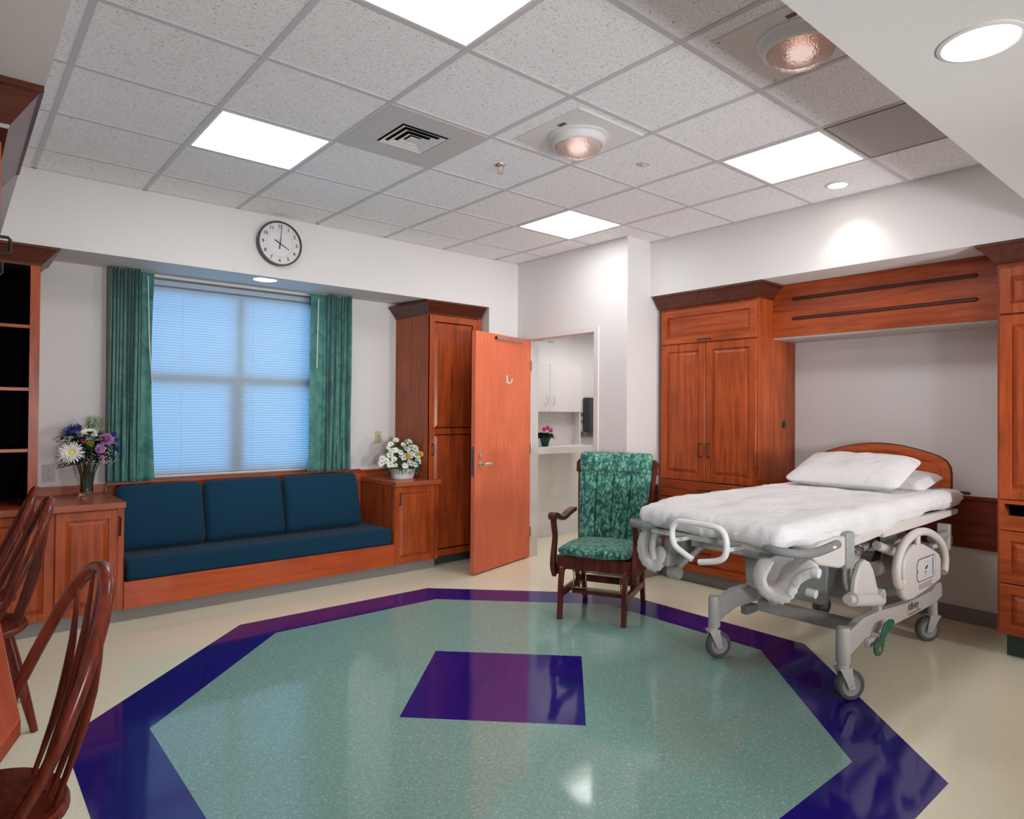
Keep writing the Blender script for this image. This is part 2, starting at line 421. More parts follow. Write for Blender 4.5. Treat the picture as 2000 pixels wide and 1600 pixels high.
# ceiling grid
gx, gy, S = 2.2142, 2.8007, .6096
mb = MB()
for i in range(-3, 4):
    x = gx+S*i
    if SLX < x < XH: mb.box(x-.012, x+.012, SRY, YH, ZC-.006, ZC+.001)
for j in range(-3, 4):
    y = gy+S*j
    if SRY < y < YH: mb.box(SLX, XH, y-.012, y+.012, ZC-.005, ZC+.001)
mb.box(SLX, XH, YH-.014, YH, ZC-.006, ZC).box(XH-.014, XH, SRY, YR, ZC-.006, ZC).box(XD-.014, XD, YR, YH, ZC-.006, ZC)
struct('trim_ceiling_grid', mb, mat('grid_paint', lin(204,198,201), .5), smooth=False)

# bathroom beyond the doorway
BY = 5.53
BWALL = mat('bathroom_paint', lin(232,229,228), .6)
def tilemat():
    m = mat('white_wall_tile', lin(232,230,228), .25); N, L, b = nt(m)
    br = N.new('ShaderNodeTexBrick'); br.offset = 0; br.inputs['Scale'].default_value = 1
    for k, v in (('Color1', lin(233,231,229)), ('Color2', lin(228,226,225)), ('Mortar', lin(220,217,215))): br.inputs[k].default_value = v
    br.inputs['Mortar Size'].default_value = .003; br.inputs['Brick Width'].default_value = .152; br.inputs['Row Height'].default_value = .152
    L.new(coords(m, (1,1,1), (PI/2,0,0)), br.inputs['Vector']); setc(m, br.outputs['Color']); return m
TILE = tilemat()
struct('wall_bathroom_back', MB().box(XD+.13, 7.0, BY, BY+.1, 1.1, 2.7), BWALL, smooth=False)
struct('wall_bathroom_tile', MB().box(XD+.13, 7.0, BY-.004, BY+.1, 0, 1.1), TILE, smooth=False)
struct('wall_bathroom_right', MB().box(6.9, 7.0, YR, BY, 0, 2.7), BWALL, smooth=False)
struct('ceiling_bathroom', MB().box(XD+.13, 7.0, YR+.1, BY, 2.6, 2.7), BWALL, smooth=False)
# door frame
mb = MB().box(XD-.012, XD+.142, dy0-.05, dy0+.004, 0, dz+.05).box(XD-.012, XD+.142, dy1-.004, dy1+.05, 0, dz+.05).box(XD-.012, XD+.142, dy0+.004, dy1-.004, dz-.004, dz+.05)
mb.box(XD+.05, XD+.075, dy0, dy0+.016, 0, dz).box(XD+.05, XD+.075, dy0, dy1, dz-.016, dz)
struct('trim_door_frame', mb, mat('frame_enamel', lin(222,216,214), .4), bev=.002)

# open door, hinged at the far jamb
ang = math.atan2(4.867-4.603, 4.375-3.495)
dr = thing('door_1', 'open orange-brown veneer door swung into the room beside the white bathroom doorway', 'door', (4.365, 4.862, 0), ang, kind='structure')
def dpart(n, mb, m, parent=None, **k):
    o = obj(n, mb, m, parent or dr, world=False, **k); return o
dpart('door_leaf', MB().box(-.918, 0, 0, .044, .012, 2.133), W_DOOR, bev=.0015)
dpart('lock_plate', MB().box(-.9205, -.917, .008, .036, .86, 1.12), STEEL)
mb = MB().box(-.922, -.918, .014, .030, .985, 1.005)
dpart('latch_bolt', mb, CHROME)
lev = dpart('lever_handle', MB().cyl((-.845, 0, .965), (-.845, -.012, .965), .027, n=24).cyl((-.845,-.01,.965), (-.845,-.055,.965), .011)
      .tube(smooth_path([(-.845,-.052,.965), (-.825,-.06,.965), (-.78,-.058,.967), (-.725,-.055,.962)]), [.012]*12+[.011]*6+[.009], 12, sq=(1,.75)), STEEL)
dpart('lock_cylinder', MB().cyl((-.846, 0, 1.04), (-.846, -.012, 1.04), .022, n=24).box(-.849,-.843,-.014,-.011,1.03,1.05), STEEL)
hk = MB().box(-.437,-.423, -.008, 0, 1.69, 1.762)
hk.tube(smooth_path([(-.43,-.006,1.715), (-.43,-.022,1.69), (-.43,-.042,1.688), (-.43,-.056,1.71), (-.43,-.058,1.722)]), .007, 10)
hk.lathe([(0,0),(.009,.003),(.010,.009),(0,.014)], (-.43,-.058,1.718), 12)
dpart('coat_hook', hk, WHITE_METAL)
cl = dpart('door_closer', MB().box(-.62, -.19, -.022, 0, 2.085, 2.108), STEEL, bev=.002)
dpart('end_cap', MB().box(-.626,-.619,-.023,.001,2.084,2.109), BLACK, cl)
dpart('closer_arm', MB().tube([(-.40,-.016,2.112), (-.36,-.03,2.118), (-.02,-.10,2.122), (.20,-.11,2.128)], .006, 8, sq=(.5,1.5)).box(.17,.25,-.125,-.095,2.121,2.14), STEEL, cl)
mb = MB()
for z in (.25, 1.07, 1.88): mb.cyl((.008,-.006,z-.05), (.008,-.006,z+.05), .008)
dpart('hinge', mb, STEEL)

# ------------------------------------------------------------------ window, blind and curtains
w1 = thing('window_1', 'four-light window behind the closed blind', 'window', ((wx0+wx1)/2, YW+.12, wz0), kind='structure')
FR = mat('window_frame_grey', lin(150,140,136), .5)
mb = MB(); y0, y1 = YW+.085, YW+.145
mb.box(wx0, wx0+.05, y0, y1, wz0, wz1).box(wx1-.05, wx1, y0, y1, wz0, wz1).box(wx0+.05, wx1-.05, y0, y1, wz1-.10, wz1).box(wx0+.05, wx1-.05, y0, y1, wz0, wz0+.05)
mb.box(1.80, 1.91, y0, y1, wz0+.05, 1.63).box(1.845, 1.905, y0, y1, 1.70, wz1-.10).box(wx0+.05, wx1-.05, y0-.01, y1, 1.63, 1.70)
obj('window_frame', mb, FR, w1)
obj('window_pane', MB().box(wx0+.04, wx1-.04, YW+.128, YW+.132, wz0+.04, wz1-.05), thin_glass('window_glass'), w1, smooth=False)
mb = MB().box(.895, 2.96, YW-.045, YW+.10, .850, .878)
obj('window_sill', mb, W_X, w1, bev=.002)

bl = thing('window_blind', 'pale blue-lit venetian blind closed across the window between the teal curtains', 'blind', ((wx0+wx1)/2, YW+.055, .9))
obj('headrail', MB().box(wx0+.01, wx1-.01, YW+.02, YW+.07, 2.398, 2.436), SLAT, bl, bev=.002)
mb = MB(); z = .925; n_ = 0
while z < 2.393:
    # slat nearly closed, gently curved
    ys = [(.0085, -.0125), (.0012, -.0050), (-.0040, .0035), (-.0078, .0122)]
    rows = [[(xx, YW+.05+a, z+b_) for a, b_ in ys] for xx in (wx0+.015, wx1-.015)]
    k = len(mb.v); mb.v += rows[0]+rows[1]
    for i in range(3): mb.f.append((k+i, k+i+1, k+5+i, k+4+i)); mb.m.append(0)
    z += .0213
obj('slats', mb, SLAT, bl, ang=80, fixn=False)
obj('bottom_rail', MB().box(wx0+.012, wx1-.012, YW+.038, YW+.062, .893, .906), mat('blind_rail_cream', lin(232,220,205), .5), bl, bev=.002)
for x in (1.42, 1.98):
    mb = MB().cyl((x, YW+.033, .90), (x, YW+.033, 2.38), .0011, n=5)
    zz = .93
    while zz < 2.37: mb.box(x-.003, x+.003, YW+.0325, YW+.0335, zz, zz+.004); zz += .0426
    obj('ladder_cord', mb, WHITE, bl)

def curtain(label, x0, x1, flat, side):
    """pleated drape; flat = (x0,x1) of the smooth leading part; side -1 left, 1 right"""
    yc = 5.615; zt, zb = 2.4665, .885
    c = thing('curtain', label, 'curtain', ((x0+x1)/2, yc, zb))
    nx, nz = 200, 44; vs = []; fs = []
    L = x1-x0; rnd = random.Random(3 if side < 0 else 8)
    nf = 10; ph = [rnd.uniform(-.5, .5) for _ in range(nf+2)]; am = [rnd.uniform(.7, 1.25) for _ in range(nf+2)]
    fx0, fx1 = (flat[0]-x0)/L, (flat[1]-x0)/L
    for j in range(nz+1):
        v = j/nz; z = zt+(zb-zt)*v
        for i in range(nx+1):
            u = i/nx
            if side < 0: s = u/ max(fx0, 1e-3); inflat = u > fx0; q = (u-fx0)/(1-fx0)
            else: s = (1-u)/(1-fx1); inflat = u < fx1; q = (fx1-u)/fx1
            if not inflat:
                k = s*nf; ki = int(min(k, nf-1e-6)); t = k-ki
                pin = math.exp(-((v-.0)/.10)**2)        # pinched pleats at the heading
                prof = abs(math.sin(PI*(t)))**(.65+1.6*pin)
                d = .050*am[ki]*prof*(1-.15*v)+.010*math.sin(2*PI*(k*.53+v*.9)+ph[ki])*v
                y = yc+.03-d*1.7
                fade = min(1, (1-s)*6); y = yc-.005+(y-yc+.005)*fade if s > .83 else y
                dx = .012*math.sin(2*PI*(k+.25)+ph[ki]*3)*v
            else:
                y = yc-.005+.012*math.sin(PI*q*1.3+v*1.2)*(.4+v); dx = 0
            x = x0+u*L
            if side < 0 and inflat: dx += (.016*v-.022*math.sin(PI*v))*q
            if side > 0 and inflat: dx += -(.008*math.sin(PI*v)+(.014 if v > .9 else 0)*(v-.9)*10)*q
            if side > 0 : x += (.03*(v*v))*(0 if not inflat else -.3*q)
            vs.append((x+dx, y, z+(.006*math.sin(u*40)*(1 if v == 1 else 0))))
    for j in range(nz):
        for i in range(nx): a = j*(nx+1)+i; fs.append((a, a+1, a+nx+2, a+nx+1))
    mb = MB().add(vs, fs)
    o = obj('drape', mb, DRAPE, c, ang=80, fixn=False)
    m = o.modifiers.new('cloth_thickness', 'SOLIDIFY'); m.thickness = .002
    return c
c1 = curtain('teal pleated curtain hanging left of the blind behind the flower vase', .882, 1.183, (1.115, 1.183), -1)
obj('draw_wand', MB().tube([(1.135,5.585,2.43), (1.15,5.585,1.9), (1.172,5.585,1.62)], .0045, 8), mat('clear_plastic_rod', lin(205,215,220), .25), c1)
c2 = curtain('teal pleated curtain hanging right of the blind beside the wall switch', 2.424, 2.815, (2.424, 2.54), 1)
obj('draw_wand', MB().cyl((2.482,5.58,2.41), (2.474,5.58,1.80), .0045, n=8), mat('white_rod', lin(225,225,225), .3), c2)
struct('trim_curtain_track', MB().box(.90, 2.80, 5.60, 5.62, 2.455, 2.467), FR)

# ------------------------------------------------------------------ built-in joinery
def frame_map(kind, pos):
    """(u, d, z) -> world for a front facing -Y (kind 'Y', u=x) or -X (kind 'X', u=y) or +X ('W')"""
    if kind == 'Y': return lambda u, d, z: (u, pos-d, z)
    if kind == 'X': return lambda u, d, z: (pos-d, u, z)
    return lambda u, d, z: (pos+d, u, z)
def raised(kind, pos, u0, u1, z0, z1, fw=.055, t=.02, mid=None):
    """raised-panel front: slab edge, flat frame, moulding, raised field"""
    g = frame_map(kind, pos); mb = MB()
    def rect(a, b, c, d, ins, dep): return [g(a+ins, dep, c+ins), g(b-ins, dep, c+ins), g(b-ins, dep, d-ins), g(a+ins, dep, d-ins)]
    if mid is None:
        prof = [(0, 0), (0, t-.003), (.003, t), (fw, t), (fw+.003, t-.014), (fw+.009, t-.014), (fw+.034, t-.001)]
        if min(u1-u0, z1-z0) < 2*(fw+.05): prof = prof[:4]+[(fw+.004, t-.006), (fw+.010, t-.006), (fw+.022, t-.001)]
        if min(u1-u0, z1-z0) < 2*(fw+.024): prof = [(0,0),(0,t-.003),(.004,t)]
        mb.ring_loft([rect(u0, u1, z0, z1, i, d) for i, d in prof])
    else:
        mb.ring_loft([rect(u0, u1, z0, z1, i, d) for i, d in [(0,0),(0,t-.003),(.003,t-.012)]])
        def slab(a, b, c, d):
            lo, hi = g(a, 0, c), g(b, t, d); mb.box(lo[0], hi[0], lo[1], hi[1], lo[2], hi[2])
        slab(u0, u0+fw, z0, z1); slab(u1-fw, u1, z0, z1); slab(u0+fw, u1-fw, z0, z0+fw); slab(u0+fw, u1-fw, z1-fw, z1); slab(u0+fw, u1-fw, mid-fw/2, mid+fw/2)
        for c, d in ((z0+fw, mid-fw/2), (mid+fw/2, z1-fw)):
            mb.ring_loft([rect(u0+fw, u1-fw, c, d, i, e) for i, e in [(0,t-.0115),(.008,t-.0115),(.034,t-.001)]])
    return mb
def pull(kind, pos, u, z, vert=True, L=.10):
    g = frame_map(kind, pos); h = L/2; p = .028
    if vert: pts = [(u,0,z-h),(u,p*.8,z-h),(u,p,z-h+.006),(u,p,z+h-.006),(u,p*.8,z+h),(u,0,z+h)]
    else: pts = [(u-h,0,z),(u-h,p*.8,z),(u-h+.006,p,z),(u+h-.006,p,z),(u+h,p*.8,z),(u+h,0,z)]
    return MB().tube([g(*q) for q in pts], .0052, 8)
def crown(mb, x0, x1, y0, y1, z0, z1, out, left, right, front, kind='Y'):
    """flared crown round the exposed sides of a cabinet top; left/right/front flags"""
    prof = [(0, z0-.012), (.006, z0-.012), (.010, z0), (out*.86, z0+(z1-z0)*.80), (out, z0+(z1-z0)*.84), (out, z1)]
    rings = []
    for o, z in prof:
        if kind == 'Y': rings.append([(x0-(o if left else 0), y1, z), (x0-(o if left else 0), y0-o, z), (x1+(o if right else 0), y0-o, z), (x1+(o if right else 0), y1, z)])
        else: rings.append([(x1, y0-(o if left else 0), z), (x0-o, y0-(o if left else 0), z), (x0-o, y1+(o if right else 0), z), (x1, y1+(o if right else 0), z)])
    return mb.ring_loft(rings, cap=True)

# --- left counter with bookcase on it
YC = 5.06; YT = 5.12
cb = thing('base_cabinet', 'dark cherry base cabinet under the left counter, at the left end of the window seat', 'cabinet', (.42, YC, 0))
obj('carcass', MB().box(XL+.004, .905, YC+.021, YW-.004, .085, .762), W_Z, cb, bev=.001)
d_ = obj('cabinet_door', raised('Y', YC+.021, .525, .868, .09, .755, .05), W_Z, cb)
obj('face_stile', MB().box(.868, .905, YC, YC+.021, .085, .762), W_Z, cb, bev=.001)
obj('handle', pull('Y', YC, .878, .645, L=.12), BLACK, d_)
d_ = obj('cabinet_door', raised('Y', YC+.021, .17, .518, .09, .755, .05), W_Z, cb)
obj('handle', pull('Y', YC, .21, .645, L=.12), BLACK, d_)
obj('cabinet_door', raised('Y', YC+.021, -.2, .165, .09, .755, .05), W_Z, cb)
tag(obj('countertop', MB().box(XL+.004, .912, YC-.025, YW-.004, .765, .805), W_TOP, bev=.003), 'brown wood countertop on the left base cabinet, carrying the glass vase', 'countertop')
tag(obj('backsplash', MB().box(.44, .898, YW-.02, YW, .805, .868), W_X, bev=.002), 'low cherry backsplash board behind the glass vase', 'backsplash')
bc = thing('bookcase', 'tall open cherry bookcase with black inside and crown, standing on the left counter', 'bookcase', (.2, 5.12, .805))
YB = 5.12
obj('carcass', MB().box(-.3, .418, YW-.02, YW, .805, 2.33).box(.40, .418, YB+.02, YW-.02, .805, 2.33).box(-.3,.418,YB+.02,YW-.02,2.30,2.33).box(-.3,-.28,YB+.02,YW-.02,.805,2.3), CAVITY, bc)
obj('side_panel', MB().box(.419, .434, YB+.02, YW, .805, 2.33), W_Z, bc)
obj('face_frame', MB().box(.383, .435, YB, YB+.02, .805, 2.33).box(-.3, .383, YB, YB+.02, 2.318, 2.345), W_Z, bc, bev=.001)
for z in (1.17, 1.553, 1.945): 
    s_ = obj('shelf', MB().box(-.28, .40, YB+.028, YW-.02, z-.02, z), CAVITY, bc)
    obj('edge_band', MB().box(-.28, .384, YB+.006, YB+.028, z-.02, z), W_X, s_)
    obj('shelf_clip', MB().box(.388,.40,YB+.03,YB+.045,z-.035,z-.02), STEEL, s_)
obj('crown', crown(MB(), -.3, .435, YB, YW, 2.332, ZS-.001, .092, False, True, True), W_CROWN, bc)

# --- window seat
ws = thing('built_in_bench', 'orange-brown wooden bench front under the long navy seat cushion', 'bench', (1.93, YC, 0))
obj('front_panel', MB().box(.907, 2.957, YC-.01, YC+.012, .088, .268), wood('bench_front_grain', lin(196,88,44), lin(172,68,32), 'x', .35), ws, bev=.001)
obj('seat_deck', MB().box(.907, 2.957, YC+.013, YW-.05, .22, .262), W_X, ws)
obj('back_panel', MB().box(.907, 2.957, YW-.05, YW-.005, .262, .849), W_X, ws)
obj('toe_kick', MB().box(.907, 2.957, YC+.03, YC+.045, .001, .087), KICK, ws)
def cush(x, y, z, nx_, ny_, nz_): return x, y, z
def seatf(x, y, z, a, b_, c): 
    return x, y, z + .006*noise.noise(Vector((x*3, y*4, 1)))*(1 if z > 0 else 0)
sz_ = (2.018, .56, .145)
sb = rbox(*sz_, .03, (24, 8, 2), seatf); sb.xf(Matrix.Translation((.925+sz_[0]/2, YC-.005+sz_[1]/2, .263+sz_[2]/2)))
o = obj('seat_cushion', sb, NAVY, ang=60); tag(o, 'long dark navy seat cushion covering the whole window seat', 'cushion')
for nm, a, b_ in (('left-hand navy back cushion of three, beside the flower vase counter', .918, 1.497), ('middle navy back cushion of the three along the window seat', 1.508, 2.112), ('right-hand navy back cushion of three, next to the daisy basket cabinet', 2.124, 2.80)):
    L_ = b_-a
    def cf(x, y, z, p, q, r_, L_=L_):
        bul = (1-(abs(x)/(L_/2))**4)*(1-(abs(z)/.235)**4)
        y2 = y*(.55+.45*max(0, 1-max(0, z-.10)/.16)) if z > .10 else y
        return x*(1-.012*(z/.235)), y2-(.02*bul if y < 0 else 0), z+.006*noise.noise(Vector((x*4+a, z*3, 2)))
    k_ = rbox(L_, .15, .47, .045, (12, 3, 10), cf)
    k_.xf(Matrix.Translation(((a+b_)/2, 5.44, .405+.235)) @ Matrix.Rotation(math.radians(-13), 4, 'X'))
    tag(obj('back_cushion', k_, NAVY, ang=60), nm, 'cushion')

# --- right end cabinet
cr = thing('base_cabinet', 'cherry base cabinet with one panelled door, under the daisy basket beside the tall cabinet', 'cabinet', (3.2, YC, 0))
obj('carcass', MB().prism([(2.962,YC+.021),(3.424,YC+.021),(3.424,YT-.003),(3.343,YT-.003),(3.343,YW-.004),(2.962,YW-.004)], .082, .762), W_Z, cr, bev=.001)
obj('face_stile', MB().box(3.385, 3.424, YC, YC+.0205, .082, .762), W_Z, cr, bev=.001)
d_ = obj('cabinet_door', raised('Y', YC+.021, 2.965, 3.383, .088, .758, .052), W_Z, cr)
obj('handle', pull('Y', YC, 3.012, .655, L=.10), BLACK, d_)
obj('toe_kick', MB().box(2.958, 3.40, YC+.03, YC+.045, .001, .085), KICK, cr)
obj('toe_kick', MB().box(.02, .906, YC+.03, YC+.045, .001, .085), KICK, cb)
tag(obj('countertop', MB().prism([(2.958,YC-.025),(3.444,YC-.025),(3.444,YT-.003),(3.343,YT-.003),(3.343,YW-.004),(2.958,YW-.004)], .765, .805), W_TOP, bev=.003), 'brown wood top on the right end cabinet, under the daisy basket', 'countertop')
tag(obj('backsplash', MB().box(2.90, 3.33, YW-.02, YW, .805, .868), W_X, bev=.002), 'low cherry backsplash board behind the daisy basket', 'backsplash')
# --- tall cabinet behind the open door
YT = 5.12
tc = thing('tall_cabinet', 'tall dark cherry cabinet with crown, half hidden behind the open door', 'cabinet', (3.63, YT, 0))
obj('carcass', MB().box(3.347, 3.945, YT+.021, YW-.004, .08, 2.335), W_Z, tc, bev=.001)
d_ = obj('cabinet_door', raised('Y', YT+.021, 3.352, 3.90, .09, 2.31, .055, mid=1.24), W_Z, tc)
obj('handle', pull('Y', YT, 3.385, 1.075, L=.10), BLACK, d_)
obj('lock', MB().cyl((3.385, YT, 1.185), (3.385, YT-.006, 1.185), .010), STEEL, d_)
obj('face_stile', MB().box(3.902, 3.945, YT, YT+.021, .08, 2.335), W_Z, tc, bev=.001)
obj('toe_kick', MB().box(3.40, 3.945, YT+.06, YT+.08, .001, .08), KICKG, tc)
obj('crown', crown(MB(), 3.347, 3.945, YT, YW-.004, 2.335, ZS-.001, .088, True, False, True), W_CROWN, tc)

# --- wardrobe on the bed wall
XW = 4.73; wy0, wy1 = 2.668, 3.59
wd = thing('wardrobe', 'large cherry wardrobe with two tall doors behind the foot of the bed', 'wardrobe', (XW, 3.13, 0))
obj('carcass', MB().box(XW+.021, XB-.004, wy0, wy1, .105, 2.335), W_Z, wd, bev=.001)
H1 = 'Y'
d_ = obj('flap_door', raised('X', XW+.021, wy0+.008, wy1-.025, 2.016, 2.30, .055), W_Y, wd)
obj('handle', pull('X', XW, 3.135, 2.035, False, .11), BLACK, d_)
d_ = obj('wardrobe_door', raised('X', XW+.021, 3.128, wy1-.025, .862, 2.006, .058), W_Z, wd)
obj('handle', pull('X', XW, 3.165, 1.12, L=.11), BLACK, d_)
d_ = obj('wardrobe_door', raised('X', XW+.021, wy0+.008, 3.122, .862, 2.006, .058), W_Z, wd)
obj('handle', pull('X', XW, 3.085, 1.12, L=.11), BLACK, d_)
for z0, z1 in ((.712, .852), (.43, .702), (.112, .42)):
    d_ = obj('drawer', raised('X', XW+.021, wy0+.008, wy1-.02, z0, z1, .05), W_Y, wd)
    obj('handle', pull('X', XW, 3.13, (z0+z1)/2+.01, False, .11), BLACK, d_)
obj('toe_kick', MB().box(XW+.06, XW+.075, wy0+.03, wy1, .001, .104).box(XW+.06, XB-.004, wy0+.03, wy0+.045, .001, .104), KICK, wd)
obj('cable_grommet', MB().lathe([(0,.0),(.030,.0),(.032,-.003),(.028,-.005),(0,-.004)], (5.15, wy0, 1.34), 24, 'y'), mat('dark_green_cap', lin(30,42,40), .5), wd)
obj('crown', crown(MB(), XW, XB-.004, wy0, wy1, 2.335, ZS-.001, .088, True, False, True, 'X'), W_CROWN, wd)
# --- right unit
ry0, ry1 = .20, 1.137
ru = thing('storage_cabinet', 'tall dark cherry cabinet at the right edge with a dark open slot above its drawers', 'cabinet', (XW, .67, 0))
obj('carcass', MB().box(XW+.021, XB-.004, ry0, ry1, .14, .75).box(XW+.021, XB-.004, ry0, ry1, .93, 2.335).box(XW+.15, XB-.004, ry0, ry1, .75, .93).box(XW+.021, XW+.16, ry1-.03, ry1, .75, .93), W_Z, ru, bev=.001)
obj('slot_inside', MB().box(XW+.148, XW+.1495, ry0, ry1-.03, .75, .93), CAVITY, ru)
ym = .66
for a, b_ in ((ym+.003, ry1-.012), (ry0, ym-.003)):
    obj('flap_door', raised('X', XW+.021, a, b_, 2.024, 2.295, .055), W_Z, ru)
    obj('cabinet_door', raised('X', XW+.021, a, b_, .932, 2.014, .058), W_Z, ru)
obj('slot_frame', MB().box(XW, XW+.021, ry0, ry1-.012, .905, .928).box(XW, XW+.021, ry0, ry1-.012, .752, .838).box(XW, XW+.021, ry1-.035, ry1-.012, .838, .905), W_Y, ru, bev=.001)
for z0, z1 in ((.442, .745), (.142, .434)):
    obj('drawer', raised('X', XW+.021, ry0, ry1-.012, z0, z1, .055), W_Y, ru)
obj('toe_kick', MB().box(XW+.09, XB-.004, ry0, 1.137-.03, .001, .14), KICKG, ru)
obj('crown', crown(MB(), XW, XB-.004, ry0, ry1, 2.335, ZS-.001, .088, False, True, True, 'X'), W_CROWN, ru)
# --- valance above the bed
va = thing('light_valance', 'broad cherry valance board bridging the two cabinets above the bed', 'valance', (4.98, 1.9, 2.012))
gz = [(2.147, 2.175), (2.300, 2.328)]
mb = MB()
bz = [2.024, gz[0][0], gz[0][1], gz[1][0], gz[1][1], 2.432]
for i in range(0, 6, 2): mb.box(4.97, 4.99, ry1+.002, wy0-.002, bz[i], bz[i+1])
for a, b_ in gz: mb.box(4.97, 4.99, ry1+.002, 1.30, a, b_).box(4.97, 4.99, 2.50, wy0-.002, a, b_)
mb.box(4.982, 4.99, 1.3, 2.5, gz[0][0], gz[1][1])
obj('face_board', mb, W_Y, va, smooth=False)
for a, b_ in gz:
    mz = (a+b_)/2
    poly = [(1.285, mz), (1.30, a), (2.50, a), (2.515, mz), (2.50, b_), (1.30, b_)]
    mb = MB().ring_loft([[(4.9695, y, z) for y, z in poly], [(4.962, mz_y+(y-mz_y)*.985, mz+(z-mz)*.45) for y, z in poly for mz_y in (1.9,)]])
    obj('routed_moulding', mb, wood('moulding_dark', lin(84,42,30), lin(60,28,20), 'y', .35), va)
obj('light_shelf', MB().box(4.985, XB-.003, ry1+.002, wy0-.002, 2.012, 2.026), mat('shelf_underside', lin(200,196,192), .5), va)
# --- wainscot rail
tag(obj('chair_rail', MB().box(XB-.02, XB, ry1, wy0, .515, .845).box(XB-.028, XB, ry1, wy0, .845, .872), wood('rail_cherry', lin(126,52,32), lin(88,34,24), 'y', .35), bev=.002), 'wide dark cherry bumper board on the wall behind the bed', 'bumper rail')
tag(obj('chair_rail', MB().box(XD+.14, XW+.01, YR-.02, YR, .64, .80), W_CROWN, bev=.002), 'short dark cherry bumper board on the wall left of the wardrobe', 'bumper rail')
struct('baseboard_bed', MB().box(XB-.006, XB, ry1, wy0, .0, .105), KICK, bev=.002)
struct('baseboard_return', MB().box(XD, XW+.06, YR-.006, YR, .0, .10), mat('baseboard_taupe', lin(150,132,128), .5), bev=.002)
struct('baseboard_doorway', MB().box(XD-.006, XD, YR, dy0-.05, 0, .10), mat('baseboard_taupe2', lin(170,160,156), .5), bev=.002)

# --- desk and wall cabinet at the left
dk = thing('desk', 'orange-brown desk top with clipped corners at the left edge', 'desk', (-.1, 2.25, 0))
prof = [(XL+.003, 1.50), (.03, 1.50), (.128, 1.785), (.134, 2.72), (.04, 3.0), (XL+.003, 3.0)]
obj('desk_top', MB().prism(prof, .712, .75), W_DESK, dk, bev=.003)
obj('desk_base', MB().box(XL+.003, -.26, 1.66, 2.9, .0, .71).box(XL+.003, .085, 1.64, 1.68, .0, .71), mat('dark_green_laminate', lin(48,72,66), .5), dk)
uc = thing('wall_cabinet', 'dark cherry wall cabinet with flared crown hanging at the top left corner', 'cabinet', (-.1, 3.05, 1.9))
ux = .128
obj('carcass', MB().box(XL+.003, ux-.03, 2.63, 3.50, 1.92, 2.31), CAVITY, uc)
obj('crown', crown(MB(), XL+.003, ux, 2.63, 3.51, 2.315, ZS-.001, .09, False, True, True), W_CROWN, uc)
for a, b_ in ((2.632, 3.06), (3.068, 3.50)):
    d_ = obj('cabinet_door', raised('W', ux-.03, a, b_, 1.95, 2.26, .05), W_Z, uc)
    obj('handle', pull('W', ux-.01, (a+b_)/2-.17, 1.945, True, .05), BLACK, d_)

# ------------------------------------------------------------------ ceiling fittings
def cell(i, j): return gx+S*i, gx+S*(i+1), gy+S*j, gy+S*(j+1)
tl = ['square lit ceiling panel nearest the wall clock', 'lit ceiling panel cut by the top edge of the picture', 'lit ceiling panel beside the perforated grille', 'lit ceiling panel nearest the corner over the doorway']
for lab, (i, j) in zip(tl, ((-2, 1), (-2, -2), (2, -2), (2, 1))):
    x0, x1, y0, y1 = cell(i, j)
    t = thing('ceiling_light', lab, 'ceiling light', ((x0+x1)/2, (y0+y1)/2, ZC-.007), group='square fluorescent ceiling panels')
    a = .012; b_ = .026; z = ZC-.007
    mb = MB().box(x0+a, x1-a, y0+a, y0+b_, z, ZC).box(x0+a, x1-a, y1-b_, y1-a, z, ZC).box(x0+a, x0+b_, y0+b_, y1-b_, z, ZC).box(x1-b_, x1-a, y0+b_, y1-b_, z, ZC)
    obj('frame', mb, WHITE_METAL, t)
    obj('diffuser', MB().box(x0+b_, x1-b_, y0+b_, y1-b_, ZC-.004, ZC-.001), LENS, t, smooth=False)
# air diffuser
x0, x1, y0, y1 = cell(-1, 0); cx_, cy_ = (x0+x1)/2, (y0+y1)/2; z = ZC-.008
ad = thing('air_diffuser', 'square white air diffuser with stepped slots in the ceiling', 'vent', (cx_, cy_, z))
h = .293; q = .145
mb = MB().box(cx_-h, cx_+h, cy_-h, cy_-q, z, ZC).box(cx_-h, cx_+h, cy_+q, cy_+h, z, ZC).box(cx_-h, cx_-q, cy_-q, cy_+q, z, ZC).box(cx_+q, cx_+h, cy_-q, cy_+q, z, ZC)
obj('face_panel', mb, mat('diffuser_paint', lin(200,196,196), .5), ad)
obj('throat', MB().box(cx_-q, cx_+q, cy_-q, cy_+q, ZC-.002, ZC-.001), CAVITY, ad)
for s0 in (.135, .100, .062):
    s1 = s0-.026; rr = []
    for s, zz in ((s0, z-.004), (s0-.003, z-.004), (s1, ZC-.003), (s1+.004, ZC-.003)): rr.append([(cx_-s, cy_-s, zz), (cx_+s, cy_-s, zz), (cx_+s, cy_+s, zz), (cx_-s, cy_+s, zz)])
    rr = [rr[0], rr[1], rr[2], rr[3], rr[0]]
    obj('louver_ring', MB().ring_loft(rr, cap=False), WHITE_METAL, ad, ang=20)
obj('core_plate', MB().box(cx_-.03, cx_+.03, cy_-.03, cy_+.03, z-.004, z), WHITE_METAL, ad)
